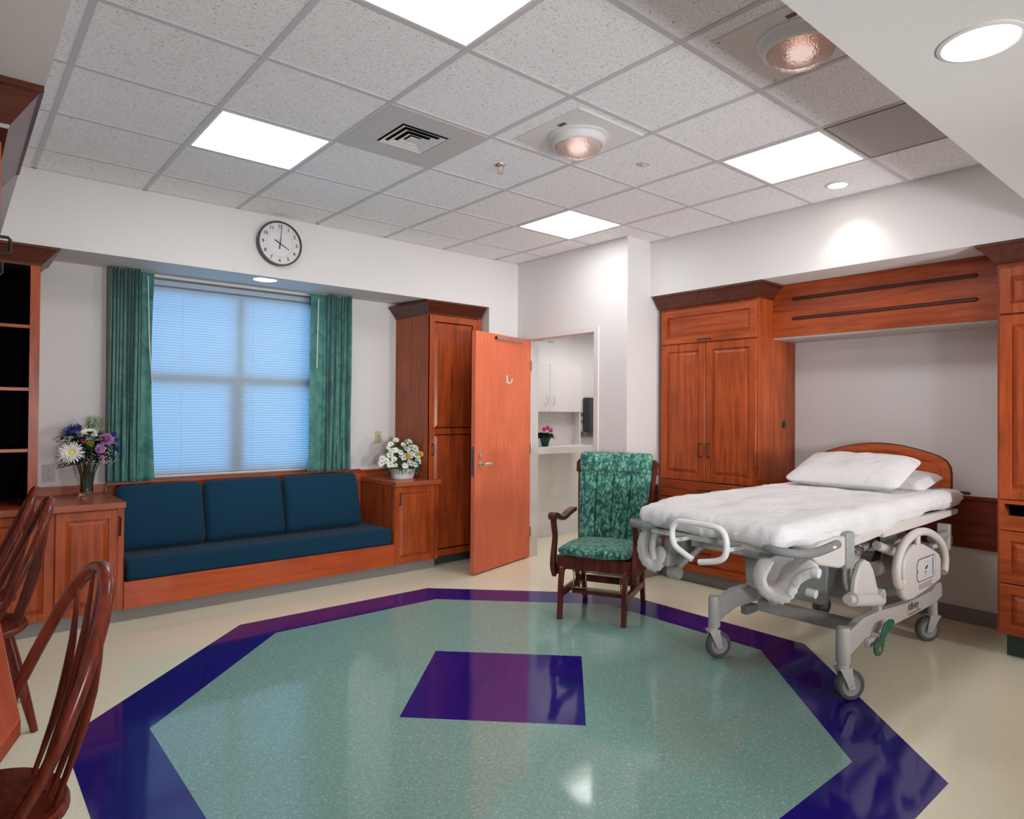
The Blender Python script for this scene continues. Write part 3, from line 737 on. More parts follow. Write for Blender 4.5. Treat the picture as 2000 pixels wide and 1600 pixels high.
# return grille
x0, x1, y0, y1 = cell(2, -3)
rg = thing('return_grille', 'square grey perforated grille in the ceiling beside the right-hand light panel', 'vent', ((x0+x1)/2, (y0+y1)/2, ZC-.008))
gm = mat('perforated_grey', lin(168,164,160), .5); N, L, b = nt(gm)
vo_ = N.new('ShaderNodeTexVoronoi'); vo_.inputs['Randomness'].default_value = 0; vo_.inputs['Scale'].default_value = 1
L.new(coords(gm, (95,95,.001)), vo_.inputs['Vector']); setc(gm, ramp(gm, vo_.outputs['Distance'], [(.30, lin(96,92,90)), (.36, lin(206,201,197))]))
obj('perforated_plate', MB().box(x0+.016, x1-.016, y0+.016, y1-.016, ZC-.008, ZC-.004), gm, rg)
obj('frame', MB().box(x0+.008, x1-.008, y0+.008, y0+.016, ZC-.010, ZC).box(x0+.008, x1-.008, y1-.016, y1-.008, ZC-.010, ZC).box(x0+.008, x0+.016, y0+.016, y1-.016, ZC-.01, ZC).box(x1-.016, x1-.008, y0+.016, y1-.016, ZC-.01, ZC), mat('grille_frame', lin(120,116,114), .5), rg)
# heat lamps
COPPER = mat('copper_reflector', lin(226,190,170), .3, .9)
def lampglass():
    m = mat('hammered_glass', lin(240,226,222), .16, trans=.55, ior=1.3, spec=.8)
    N, L, b = nt(m); v = coords(m, (1,1,1)); vo2 = N.new('ShaderNodeTexVoronoi'); vo2.inputs['Scale'].default_value = 140; L.new(v, vo2.inputs['Vector'])
    bump(m, vo2.outputs['Distance'], .9, .004); return m
HG = lampglass()
def heat(lab, x0, x1, y0, y1):
    cx_, cy_ = (x0+x1)/2, (y0+y1)/2; z = ZC-.008
    t = thing('heat_lamp', lab, 'heat lamp', (cx_, cy_, z-.13), group='domed ceiling heat lamps')
    obj('mounting_plate', MB().box(x0, x1, y0, y1, z, ZC), WHITE_METAL, t, bev=.001)
    r = .135
    obj('collar', MB().lathe([(r+.03, 0), (r+.03, -.006), (r+.012, -.012), (r+.006, -.045), (r-.006, -.05), (r-.01, -.04), (r-.01, 0)], (cx_, cy_, z), 48, cap=False), WHITE_METAL, t)
    obj('reflector', MB().lathe([(r-.012, -.03), (r-.02, -.012), (r*.5, -.004), (0.001, -.003)], (cx_, cy_, z), 40, cap=False), COPPER, t)
    dome = [(r-.008, -.045)]+[((r-.008)*math.cos(a*PI/2/10), -.045-.062*math.sin(a*PI/2/10)) for a in range(1, 10)]+[(.001, -.107)]
    obj('glass_dome', MB().lathe(dome, (cx_, cy_, z), 48, cap=False), HG, t)
    obj('bulb', MB().lathe([(.001,-.012),(.02,-.014),(.045,-.03),(.045,-.045),(.02,-.06),(.001,-.062)], (cx_, cy_, z), 20, cap=False), mat('warm_bulb', (1,.8,.7,1), .5, emis=(1,.80,.72,1), es=.9), t)
    for sx in (-1, 1):
        for sy in (-1, 1): obj('screw', MB().cyl((cx_+sx*.225, cy_+sy*.225, z), (cx_+sx*.225, cy_+sy*.225, z-.003), .006, n=8), STEEL, t)
    obj('rating_label', MB().box(x0+.05, x0+.075, y0+.16, y0+.21, z-.001, z), mat('brown_label', lin(110,70,60), .5), t)
x0, x1, y0, y1 = cell(0, -1); heat('domed copper-tinted heat lamp on its square plate, nearer the air diffuser', x1-.50, x1-.01, y0+.055, y0+.055+.49)
x0, x1, y0, y1 = cell(0, -3); heat('larger-looking domed heat lamp at the upper right, cut by the soffit edge', x0+.09, x0+.09+.49, y1-.57, y1-.08)
# sprinkler and round cover
sx_, sy_ = 2.516, 3.087
sp = thing('sprinkler_head', 'small metal sprinkler head hanging from a ceiling tile', 'sprinkler', (sx_, sy_, ZC-.06))
obj('escutcheon', MB().lathe([(.001,0),(.036,0),(.034,-.006),(.014,-.012),(.001,-.012)], (sx_, sy_, ZC), 24, cap=False), CHROME, sp)
mb = MB()
for a in (-1, 1): mb.tube([(sx_+a*.012, sy_-a*.008, ZC-.01), (sx_+a*.016, sy_-a*.01, ZC-.03), (sx_+a*.004, sy_-a*.003, ZC-.05)], .003, 6)
obj('yoke_arms', mb, STEEL, sp)
obj('deflector', MB().lathe([(.001,-.05),(.017,-.05),(.018,-.053),(.001,-.053)], (sx_, sy_, ZC), 16, cap=False).cyl((sx_,sy_,ZC-.05),(sx_,sy_,ZC-.062),.003), STEEL, sp)
o = obj('smoke_sensor', MB().lathe([(.001,0),(.038,0),(.036,-.006),(.02,-.008),(.016,-.014),(.001,-.016)], (3.145, 2.508, ZC), 32, cap=False), mat('sensor_pink_grey', lin(200,188,186), .4)); tag(o, 'small flat round sensor on the ceiling between the lamps and the right light panel', 'sensor')
# recessed cans
def can(lab, x, y, z, r, lens, rim=.02, depth=0, power=0):
    t = thing('recessed_light', lab, 'recessed light', (x, y, z-.006))
    obj('trim_ring', MB().lathe([(r, .001), (r, -.004), (r+.004, -.007), (r+rim, -.004), (r+rim+.001, .001)], (x, y, z), 48, cap=False), WHITE_METAL, t)
    obj('lens', MB().lathe([(.001, -.0025), (r, -.0025)], (x, y, z), 40, cap=False), lens, t, smooth=False)
    return t
    return t
can('small round recessed light in the blue-lit soffit above the blind, below the clock', 1.87, 5.19, ZS-.0+.009, .085, CANL, .012)
can('large round white recessed light in the soffit at the right edge', 2.12, .545, ZS, .088, CANL, .014)
for x, y in ((.9, -.5), (2.9, -.5), (4.3, -.1)):  # unseen cans added as fill from behind the viewpoint
    t = can('added fill light in the soffit behind the viewpoint', x, y, ZS, .088, CANL, .014); t['group'] = 'added fill lights behind the viewpoint'
# added fill lamps, unseen behind the viewpoint, to brighten the ceiling and walls
for lab, x, y, tx, pw in (('left of three', .35, -1.05, .30, 1.15), ('middle of three', 2.2, -1.05, .15, 1.0), ('right of three', 4.1, -1.05, .12, .95)):
    t = thing('added_fill_lamp', 'added unseen fill lamp standing behind the viewpoint, the '+lab, 'fill lamp', (x, y, 0), group='added fill lamps behind the viewpoint')
    obj('base', MB().lathe([(.001,0),(.14,0),(.14,.012),(.02,.025),(.001,.025)], (x,y,0), 28, cap=False), BEDGREY2, t)
    obj('pole', MB().cyl((x,y,.02), (x,y,1.16), .012), BEDGREY2, t)
    obj('bowl', MB().lathe([(.012,1.16),(.08,1.165),(.16,1.18),(.17,1.20),(.165,1.20),(.15,1.185),(.02,1.17)], (x,y,0), 32, cap=False), BEDGREY2, t)
    ld = bpy.data.lights.new('fill_beam', 'AREA'); ld.shape = 'DISK'; ld.size = .34; ld.energy = FILL_POWER*pw; ld.color = (.93,.97,1); ld.spread = math.radians(92)
    lo = bpy.data.objects.new('fill_beam', ld); COL.objects.link(lo); lo.parent = t; lo.location = (0, 0, 1.24)
    lo.rotation_euler = Vector((tx, .9, .10)).to_track_quat('-Z', 'Y').to_euler()
wm = mat('warm_can', (1,.9,.85,1), .3, emis=(1,.86,.78,1), es=14)
t = can('small warm recessed light near the bed wall, throwing a fan of light on it', 4.37, 1.905, ZC-.001, .055, wm, .02)
sd = bpy.data.lights.new('can_beam', 'SPOT'); sd.energy = 5; sd.spot_size = math.radians(84); sd.spot_blend = .7; sd.color = (1,.93,.89); sd.shadow_soft_size = .03
so = bpy.data.objects.new('can_beam', sd); COL.objects.link(so); so.parent = t; so.location = (.02, 0, -.012)
so.rotation_euler = (0, math.radians(-20), 0)
# bathroom ceiling light
bt = thing('ceiling_light', 'bathroom ceiling light out of sight beyond the doorway', 'ceiling light', (5.6, 4.7, 2.59))
obj('diffuser', MB().box(5.0, 6.2, 4.4, 5.0, 2.585, 2.599), mat('bath_lens', (1,1,1,1), .5, emis=(1,.99,.98,1), es=5.5), bt, smooth=False)

# ------------------------------------------------------------------ small things on the walls
def plate_face(kind):  # outward direction helper for a plate on the window wall
    pass
ck = thing('wall_clock', 'round black-rimmed wall clock showing about four o\'clock above the window', 'clock', (1.905, YH-.03, 2.69))
cx_, cz_, R_ = 1.905, 2.69, .170
prof = [(.001,0),(R_-.012,0),(R_-.004,-.006),(R_,-.045),(R_-.002,-.058),(R_-.012,-.060),(R_-.014,-.048),(.001,-.048)]
obj('case', MB().lathe(prof[1:-1], (cx_, YH, cz_), 64, 'y', cap=False), mat('clock_case', lin(58,62,60), .4), ck)
obj('dial', MB().lathe([(.001,-.046),(R_-.013,-.046)], (cx_, YH, cz_), 48, 'y', cap=False), mat('clock_face', lin(226,220,218), .4), ck, smooth=False)
INK = mat('clock_ink', lin(40,40,42), .5)
FM = lambda x, z, y, a=0: Matrix.Translation((x, y, z)) @ Matrix.Rotation(PI/2, 4, 'X') @ Matrix.Rotation(a, 4, 'Z')
for k in range(1, 13):
    a = PI/2-k*PI/6
    obj('numeral', text_mb(str(k), .036, FM(cx_+.128*math.cos(a), cz_+.128*math.sin(a), YH-.0475), .0006), INK, ck, smooth=False)
mb = MB()
for k in range(60):
    a = k*PI/30; r0 = .098; r1 = .103 if k % 5 else .107
    c_, s_ = math.cos(a), math.sin(a); t = .0009
    mb.add([(cx_+r0*c_-t*s_, YH-.0465, cz_+r0*s_+t*c_), (cx_+r0*c_+t*s_, YH-.0465, cz_+r0*s_-t*c_), (cx_+r1*c_+t*s_, YH-.0465, cz_+r1*s_-t*c_), (cx_+r1*c_-t*s_, YH-.0465, cz_+r1*s_+t*c_)], [(0,1,2,3)])
obj('minute_track', mb, INK, ck, smooth=False)
def hand(name, ang_, L1, L0, w0, w1):
    a = math.radians(ang_); c_, s_ = math.sin(a), math.cos(a)
    P = lambda r, t: (cx_+r*c_+t*s_, cz_+r*s_-t*c_)
    obj(name, MB().prism([P(-L0,-w1), P(-L0,w1), P(L1,w0), P(L1,-w0)], YH-.0505, YH-.0495, 'y'), INK, ck, smooth=False)
hand('hour_hand', 119, .082, .048, .0022, .0042)
hand('minute_hand', 6, .118, .042, .0012, .0045)
obj('centre_cap', MB().lathe([(.001,-.052),(.006,-.052),(.006,-.048)], (cx_, YH, cz_), 16, 'y', cap=False), INK, ck)
obj('glass', MB().lathe([(.001,-.0562),(R_-.012,-.0562)], (cx_, YH, cz_), 48, 'y', cap=False), thin_glass('clock_glass'), ck, smooth=False)
ol = thing('power_outlet', 'grey double electrical outlet on the wall left of the flower vase', 'outlet', (.549, YW, .964))
obj('plate', MB().box(.512, .586, YW-.006, YW, .905, 1.026), GREYPL, ol, bev=.002)
for z in (.938, .992):
    o = obj('socket', MB().tube([(.549, YW-.004, z), (.549, YW-.009, z)], .017, 20), GREYPL, ol)
    mb = MB().box(.542,.544,YW-.0105,YW-.0085,z-.002,z+.008).box(.554,.556,YW-.0105,YW-.0085,z-.002,z+.008).cyl((.549,YW-.0105,z-.009),(.549,YW-.0085,z-.009),.003,n=8)
    obj('slots', mb, BLACK, o)
sw = thing('wall_switch', 'ivory switch plate on the wall right of the right-hand curtain', 'switch', (3.16, YW, 1.17))
obj('plate', MB().box(3.126, 3.194, YW-.006, YW, 1.112, 1.230), IVORY, sw, bev=.002)
obj('toggle', MB().box(3.15, 3.17, YW-.010, YW-.005, 1.176, 1.186), mat('tan_toggle', lin(140,120,90), .5), sw)

# ------------------------------------------------------------------ bathroom things
uw = thing('bathroom_cabinet', 'plain white two-door cabinet above an open niche, seen through the doorway', 'cabinet', (5.2, BY, .97))
WL = mat('white_laminate', lin(228,224,222), .4)
obj('carcass', MB().box(4.74, 5.665, BY-.10, BY-.005, 1.428, 1.975).box(5.645, 5.665, BY-.10, BY-.005, 1.05, 1.428), WL, uw)
for a, b_ in ((4.742, 5.146), (5.150, 5.655)):
    d_ = obj('cabinet_door', MB().box(a, b_, BY-.119, BY-.102, 1.432, 1.972), WL, uw, bev=.002)
    hx = a+.05 if a > 5 else b_-.05
    obj('handle', MB().tube([(hx, BY-.12, 1.505), (hx, BY-.145, 1.52), (hx, BY-.145, 1.59), (hx, BY-.12, 1.605)], .004, 8), mat('white_pull', lin(196,192,190), .4), d_)
obj('niche', MB().box(4.74, 5.645, BY-.012, BY-.005, 1.05, 1.43), mat('niche_paint', lin(206,200,198), .6), uw)
obj('counter', MB().box(4.74, 5.66, BY-.30, BY-.005, .972, 1.048), WL, uw, bev=.003)
pp = thing('potted_plant', 'green potted plant with pink flowers on the bathroom counter', 'potted plant', (5.02, 5.35, 1.049))
px_, py_, pz_ = 5.02, 5.35, 1.049
FOIL = mat('green_foil', lin(24,66,48), .25, .2)
n = 28; rings = []
for r, h in ((.036,0),(.045,.05),(.054,.09),(.066,.105)):
    rings.append([(px_+(r+(.006*math.sin(k*1.9)*h*10))*math.cos(2*PI*k/n), py_+(r+(.006*math.sin(k*1.9)*h*10))*math.sin(2*PI*k/n), pz_+h+(.008*math.sin(k*2.3) if h > .1 else 0)) for k in range(n)])
obj('foil_pot', MB().ring_loft(rings), FOIL, pp)
def leaf_mb(mb, base, direction, L, W, droop=.25, curl=0):
    d = Vector(direction).normalized(); up = Vector((0,0,1)); sd_ = d.cross(up)
    if sd_.length < 1e-3: sd_ = Vector((1,0,0))
    sd_.normalize(); nn = sd_.cross(d)
    pr_ = [(0,.06),(.2,.7),(.45,1),(.7,.75),(.9,.3),(1,.02)]; rows = []
    for t, w_ in pr_:
        c = Vector(base)+d*L*t-up*(droop*L*t*t)
        rows.append([c-sd_*W*w_/2+nn*W*.12*w_, c, c+sd_*W*w_/2+nn*W*.12*w_])
    k = len(mb.v)
    for r in rows: mb.v += [tuple(p) for p in r]
    for i in range(len(rows)-1):
        for j in range(2): mb.f.append((k+i*3+j, k+i*3+j+1, k+(i+1)*3+j+1, k+(i+1)*3+j)); mb.m.append(0)
def flower(mb, c, nrm, R_, n_, w_, layers=1, cup=.25, tip=.3, rnd=random):
    """ring(s) of petals about the direction nrm"""
    nrm = Vector(nrm).normalized(); a = nrm.orthogonal().normalized(); b_ = nrm.cross(a)
    for l in range(layers):
        rl = R_*(1-.62*l/max(1, layers)); cu = cup+ (1.1*l/max(1, layers))
        for k in range(max(5, int(n_*(1-.35*l/max(1, layers))))):
            th = 2*PI*k/max(5, int(n_*(1-.35*l/max(1, layers))))+l*.4+rnd.uniform(-.06, .06)
            d = (a*math.cos(th)+b_*math.sin(th)); s_ = nrm.cross(d); ll = rl*rnd.uniform(.88, 1.08)
            rows = []
            for t, wv in ((.08,.35),(.5,1),(.85,.85),(1,tip)):
                p = Vector(c)+(d*math.cos(cu*t)+nrm*math.sin(cu*t))*ll*t
                rows.append([p-s_*w_*wv/2, p+s_*w_*wv/2])
            kk = len(mb.v)
            for r in rows: mb.v += [tuple(p) for p in r]
            for i in range(3): mb.f.append((kk+2*i, kk+2*i+1, kk+2*i+3, kk+2*i+2)); mb.m.append(0)
    return mb
def ball(mb, c, r, nrm=(0,0,1), fl_=.7):
    nrm = Vector(nrm).normalized(); q = nrm.to_track_quat('Z', 'Y').to_matrix().to_4x4()
    st = len(mb.v); mb.lathe([(r*math.sin(a*PI/6)+1e-4, -fl_*r*math.cos(a*PI/6)) for a in range(7)], n=10, cap=False); mb.xf(Matrix.Translation(c) @ q, st); return mb
rnd = random.Random(5); mb = MB()
for k in range(120):
    a = rnd.uniform(0, 2*PI); e = rnd.uniform(.1, 1.2)
    leaf_mb(mb, (px_+.03*math.cos(a), py_+.03*math.sin(a), pz_+.10+rnd.uniform(0,.03)), (math.cos(a), math.sin(a), e), rnd.uniform(.055,.105), .05, .5)
obj('foliage', mb, LEAFD, pp, ang=80, fixn=False)
for dx, dz_ in ((-.045, .185), (.055, .175), (.01,.20)):
    mb = MB(); flower(mb, (px_+dx, py_-.03, pz_+dz_), (-.4, -1, .5), .032, 9, .024, 3, .3, .7, rnd); obj('flower', mb, PETP, pp, ang=80, fixn=False)
td = thing('towel_dispenser', 'dark smoked paper towel dispenser on the tiled bathroom wall', 'dispenser', (5.92, BY, 1.13))
SM = mat('smoked_plastic', lin(64,64,66), .2); SM2 = mat('mid_grey_plastic', lin(112,110,110), .35)
obj('back_plate', MB().box(5.772, 5.81, BY-.012, BY-.004, 1.385, 1.425).add([(5.772,BY-.01,1.36),(5.772,BY-.01,1.28),(5.787,BY-.01,1.32),(5.802,BY-.01,1.36),(5.802,BY-.01,1.28)], [(0,1,2),(2,4,3)]), SM2, td, smooth=False)
obj('housing', MB().box(5.802, 6.07, BY-.12, BY-.005, 1.20, 1.605), SM, td, bev=.012)
obj('chute', MB().box(5.86, 6.03, BY-.135, BY-.10, 1.21, 1.235), CHROME, td, bev=.003)
obj('lower_tray', MB().box(5.772, 6.07, BY-.06, BY-.005, 1.135, 1.197), SM2, td, bev=.003)

# ------------------------------------------------------------------ vase with flowers
vx, vy, vz = .735, 5.40, .806
vs_ = thing('flower_vase', 'tall flared clear glass vase standing on the left counter', 'vase', (vx, vy, vz))
outer = [(.047,0),(.047,.018),(.040,.035),(.039,.10),(.050,.17),(.068,.225),(.090,.27)]
inner = [(.087,.27),(.065,.225),(.047,.17),(.036,.10),(.036,.04),(.001,.03)]
st_ = MB().lathe([(.001,0)]+outer+inner, (vx,vy,vz), 32, cap=False)
for i, p in enumerate(st_.v):   # fluted wall
    pass
obj('glass_body', st_, GLASS, vs_, fixn=True)
obj('water', MB().lathe([(.001,.032),(.0355,.041),(.0355,.10),(.0425,.17),(.046,.185),(.001,.185)], (vx,vy,vz), 32, cap=False), mat('water', (.80,.92,.84,1), 0, trans=1, ior=1.33), vs_)
bq = thing('flower_bouquet', 'mixed bouquet of white, lilac, pink and blue flowers in the glass vase', 'bouquet', (vx, vy, vz+.04))
rnd = random.Random(11)
mb = MB()
for k in range(46):
    a = rnd.uniform(0, 2*PI); r0 = rnd.uniform(.004,.030); r1 = rnd.uniform(.02,.085); a2 = a+rnd.uniform(-.8,.8)
    mb.tube([(vx+r0*math.cos(a), vy+r0*math.sin(a), vz+.045), (vx+.6*r1*math.cos(a2), vy+.6*r1*math.sin(a2), vz+.20), (vx+1.2*r1*math.cos(a2), vy+1.2*r1*math.sin(a2), vz+.33)], .0028, 6)
obj('stems', mb, mat('stem_green', lin(58,92,44), .5), bq)
mb = MB()
for k in range(330):
    a = rnd.uniform(0, 2*PI); e = rnd.uniform(-.15, 1.3); r = rnd.uniform(.03,.13)
    leaf_mb(mb, (vx+r*math.cos(a), vy+r*.8*math.sin(a), vz+rnd.uniform(.27,.44)), (math.cos(a), math.sin(a), e-.1), rnd.uniform(.045,.095), rnd.uniform(.022,.046), .4)
for a, L_, z in ((PI*1.02,.13,.26),(PI*1.1,.14,.30),(PI*.92,.12,.24),(-.1,.10,.28),(.2,.10,.30),(PI*1.3,.10,.27)):
    for q in range(6):
        leaf_mb(mb, (vx+(.05+.018*q)*math.cos(a), vy+(.05+.018*q)*math.sin(a), vz+z-.004*q), (math.cos(a+(.7 if q%2 else -.7)), math.sin(a+(.7 if q%2 else -.7)), 0), .045, .022, .3)
    leaf_mb(mb, (vx+.04*math.cos(a), vy+.04*math.sin(a), vz+z), (math.cos(a), math.sin(a), .0), L_, .03, .2)
obj('foliage', mb, LEAFD, bq, ang=80, fixn=False)
mb = MB()
for k in range(26):   # feathery fern sprays at the top
    a = rnd.uniform(-.9, 1.5); L_ = rnd.uniform(.12,.17); b0 = Vector((vx+.02+rnd.uniform(-.03,.06), vy+rnd.uniform(-.02,.05), vz+.43)); d = Vector((.35*math.sin(a*1.2)+.12, .15*math.cos(a*3), 1)).normalized()
    mb.tube([b0, b0+d*L_*.8], .001, 4)
    for q in range(12): leaf_mb(mb, b0+d*L_*q/14, (math.cos(q*2.4), math.sin(q*2.4), .6), .024, .006, .1)
obj('fern_spray', mb, LEAF2, bq, ang=80, fixn=False)
N_ = (-.05, -1, .45)
def bloom(name, m, dx, dz_, R_, n_, w_, lay, cup, nrm=N_, dy=-.09, cen=None, tip=.3):
    mb = MB(); c = (vx+dx, vy+dy, vz+dz_); flower(mb, c, nrm, R_, n_, w_, lay, cup, tip, rnd)
    o = obj(name, mb, m, bq, ang=80, fixn=False)
    if cen:
        q = Vector(nrm).normalized()*.01
        obj('flower_centre', ball(MB(), Vector(c)+q, R_*.26, nrm, .4), cen, o)
bloom('spider_chrysanthemum', PETW, -.105, .325, .078, 34, .0075, 3, .12, (-.25,-1,.15), -.11, mat('cream_yellow', lin(226,220,120), .7), .25)
bloom('chrysanthemum', PETW, .005, .435, .052, 22, .016, 5, .35, (-.05,-.8,.6), -.06, tip=.7)
bloom('chrysanthemum', PETW, -.03, .445, .045, 20, .015, 5, .35, (-.2,-.7,.7), -.03, tip=.7)
bloom('lilac_chrysanthemum', PETL, .098, .405, .050, 22, .013, 5, .3, (.15,-.9,.35), -.08, tip=.6)
bloom('lilac_aster', PETL, .060, .345, .036, 16, .010, 3, .2, (.2,-1,.2), -.11, tip=.5)
bloom('lilac_aster', PETP, .075, .285, .018, 10, .008, 2, .4, (.2,-1,.2), -.11, tip=.6)
bloom('carnation', mat('carnation_pink', lin(238,96,140), .6), -.035, .395, .022, 12, .014, 4, .7, (-.1,-1,.4), -.11, tip=1)
bloom('white_aster', PETW, .150, .395, .024, 14, .010, 3, .4, (.5,-.8,.3), -.03, tip=.7)
bloom('agapanthus', PETB, -.085, .445, .075, 24, .012, 2, .55, (-.35,-.5,.8), -.02, tip=.8)
bloom('agapanthus', PETB, -.060, .455, .055, 16, .011, 2, .8, (0,-.3,1), .0, tip=.8)
for dx, dz_ in ((.145,.43),(.165,.40),(.172,.33),(.168,.345),(.03,.28),(.15,.445),(-.05,.41)): bloom('delphinium', PETB, dx, dz_, .018, 7, .014, 2, .4, (.3,-1,.3), -.06, tip=.8)
bloom('snapdragon', mat('pale_green_bud', lin(190,206,150), .6), -.165, .39, .02, 8, .012, 3, 1.0, (-.3,-.5,1), -.02, tip=.8)
bloom('snapdragon', mat('dark_pink_bud', lin(128,52,92), .6), -.14, .415, .02, 8, .012, 2, .9, (-1,-.5,.4), -.03, tip=.8)
bloom('yellow_filler', mat('lime_filler', lin(170,176,60), .6), .005, .375, .03, 14, .008, 5, .7, (0,-1,.4), -.10, tip=.8)
mb = MB()
for k in range(150):
    a = rnd.uniform(-2.4, .7); r = rnd.uniform(.06,.16)
    ball(mb, (vx+.02+r*math.cos(a), vy-.06+r*.5*math.sin(a), vz+rnd.uniform(.24,.36)+(.0 if r < .12 else -.01)), rnd.uniform(.0018,.0032), fl_=1)
tag(obj('gypsophila', mb, PETW, bq), kind='stuff')

# ------------------------------------------------------------------ daisy basket
kx, ky, kz = 3.205, 5.33, .806
def clear(mb):   # the blooms bend clear of the tall cabinet's side
    mb.v = [((min(x, 3.337) if y > 5.112 else x), y, z) for x, y, z in mb.v]; return mb
fb = thing('flower_basket', 'round white wicker basket of daisies and yellow roses on the right end cabinet', 'flower basket', (kx, ky, kz))
n = 64; rings = []
for q, (r, h) in enumerate([(.098,0)]+[(.100+.028*t/12, .006+.082*t/12) for t in range(13)]):
    rings.append([(kx+(r+(.0045 if (k//2+q) % 2 else -.002))*math.cos(2*PI*k/n), ky+(r+(.0045 if (k//2+q) % 2 else -.002))*.82*math.sin(2*PI*k/n), kz+h) for k in range(n)])
obj('wicker_bowl', MB().ring_loft(rings), WICKER, fb, ang=60)
hp = [(kx+.02*math.cos(t*PI/16), ky+(.165*math.cos(t*PI/16) if 2 < t < 14 else .125*math.cos(t*PI/16)), kz+.07+.235*math.sin(t*PI/16)) for t in range(17)]
m2 = MB()
for ph in (0, PI): m2.tube([(p[0]+.004*math.cos(i*1.6+ph), p[1], p[2]+.004*math.sin(i*1.6+ph)) for i, p in enumerate([hp[0]]+[tuple(Vector(hp[i])*(1-f)+Vector(hp[i+1])*f) for i in range(16) for f in (.5, 1)])], .0042, 6)
obj('basket_handle', m2, WICKER, fb)
mb = MB(); rnd = random.Random(4)
for k in range(760):
    a = rnd.uniform(0, 2*PI); ph = rnd.uniform(.0, 1.5); R0 = .15*rnd.uniform(.5, 1)
    p = (kx+R0*math.cos(a)*math.cos(ph)*1.5, ky+R0*.8*math.sin(a)*math.cos(ph), kz+.085+.27*math.sin(ph)*R0/.15)
    leaf_mb(mb, p, (math.cos(a), math.sin(a), .5*rnd.uniform(-.4,1.2)), rnd.uniform(.035,.065), rnd.uniform(.014,.028), .3)
for k in range(16):
    a = 2*PI*k/16; 
    for q in range(7): leaf_mb(mb, (kx+(.10+.012*q)*math.cos(a), ky+(.08+.01*q)*math.sin(a), kz+.095-.006*q), (math.cos(a+(.8 if q%2 else -.8)), math.sin(a+(.8 if q%2 else -.8)), -.2), .034, .013, .3)
obj('foliage', clear(mb), mat('basket_leaf', lin(84,128,72), .5), fb, ang=80, fixn=False)
spots = [(-.06,.315),(.015,.295),(-.105,.285),(-.02,.275),(.055,.30),(-.085,.235),(.0,.24),(.06,.255),(.085,.24),(-.12,.20),(.045,.205),(-.10,.165),(-.035,.175),(.02,.185),(.10,.185),(.135,.185),(-.125,.125),(-.03,.11),(.03,.125),(.085,.115),(.145,.14),(.165,.16),(-.165,.17),(-.17,.135),(.12,.215),(-.05,.215),(-.145,.155),(.11,.255)]
r5 = random.Random(21)
spots += [(r5.uniform(-.17,.17), r5.uniform(.11,.27)) for _ in range(22)]
for i, (dx, dz_) in enumerate(spots):
    dx = dx*1.45 if dx < 0 else min(dx*.8, .112); dz_ *= 1.12
    hh = (dz_-.085)/.25; dep = .125*math.sqrt(max(.05, 1-hh*hh*.9))*math.sqrt(max(.15, 1-(dx/.275)**2))
    c = Vector((kx+dx, ky-dep*.9, kz+dz_)); nr = Vector((dx*4-.15, -1, .25+hh*.9))
    mb = MB(); flower(mb, c, nr, rnd.uniform(.028,.036)*(1 if i < 28 else .55), 13, .011, 1 if i % 4 else 2, .12, .55, rnd)
    o = obj('daisy', clear(mb), PETW, fb, ang=80, fixn=False)
    obj('flower_centre', ball(MB(), c+nr.normalized()*.003, .0065, nr, .6), CENT, o)
for dx, dz_, dd in ((-.05,.215,.17),(.095,.225,.15)):
    c = Vector((kx+dx, ky-dd, kz+dz_)); mb = MB(); flower(mb, c, (-.1,-1,.2), .027, 9, .026, 5, .55, .9, rnd); ball(mb, c+Vector((0,-.004,0)), .012, (0,-1,0), .8); obj('yellow_rose', mb, PETY, fb, ang=80, fixn=False)

# ------------------------------------------------------------------ glider rocker (front faces local -Y)
gl = thing('glider_rocker', 'mahogany glider rocking chair with green leaf-print cushions at the foot of the bed', 'rocking chair', (3.585, 3.205, 0), math.radians(-64.2))
def gp(n, mb, m=W_DARK, **k): return obj(n, mb, m, gl, world=False, **k)
def plank(pts, wd_, th, n_=8):
    """curved board following pts (y,z) with width wd in the path normal, thickness th in x at x0"""
    pass
def board(x0, x1, prof_c, wid):
    """side-profile board: centreline (y,z) with widths, extruded x0..x1"""
    P = smooth_path([(0, y, z) for y, z in prof_c], 5); W_ = wid if isinstance(wid, (list, tuple)) else [wid]*len(prof_c)
    L_, R2 = [], []
    for i, p in enumerate(P):
        t = (P[min(i+1, len(P)-1)]-P[max(i-1, 0)]).normalized(); nn = Vector((0, -t.z, t.y)); k = i/5; j = min(int(k), len(W_)-2); w_ = W_[j]+(W_[j+1]-W_[j])*(k-j)
        L_.append((p.y+nn.y*w_/2, p.z+nn.z*w_/2)); R2.append((p.y-nn.y*w_/2, p.z-nn.z*w_/2))
    mb = MB(); n_ = len(L_); vs = []
    for x in (x0, x1): vs += [(x, *q) for q in L_]+[(x, *q) for q in R2]
    fs = []
    for s in (0, 2*n_):
        for i in range(n_-1): fs.append((s+i, s+i+1, s+n_+i+1, s+n_+i))
    for i in range(n_-1):
        fs.append((i, i+1, 2*n_+i+1, 2*n_+i)); fs.append((n_+i, n_+i+1, 3*n_+i+1, 3*n_+i))
    fs += [(0, n_, 3*n_, 2*n_), (n_-1, 2*n_-1, 4*n_-1, 3*n_-1)]
    return mb.add(vs, fs)
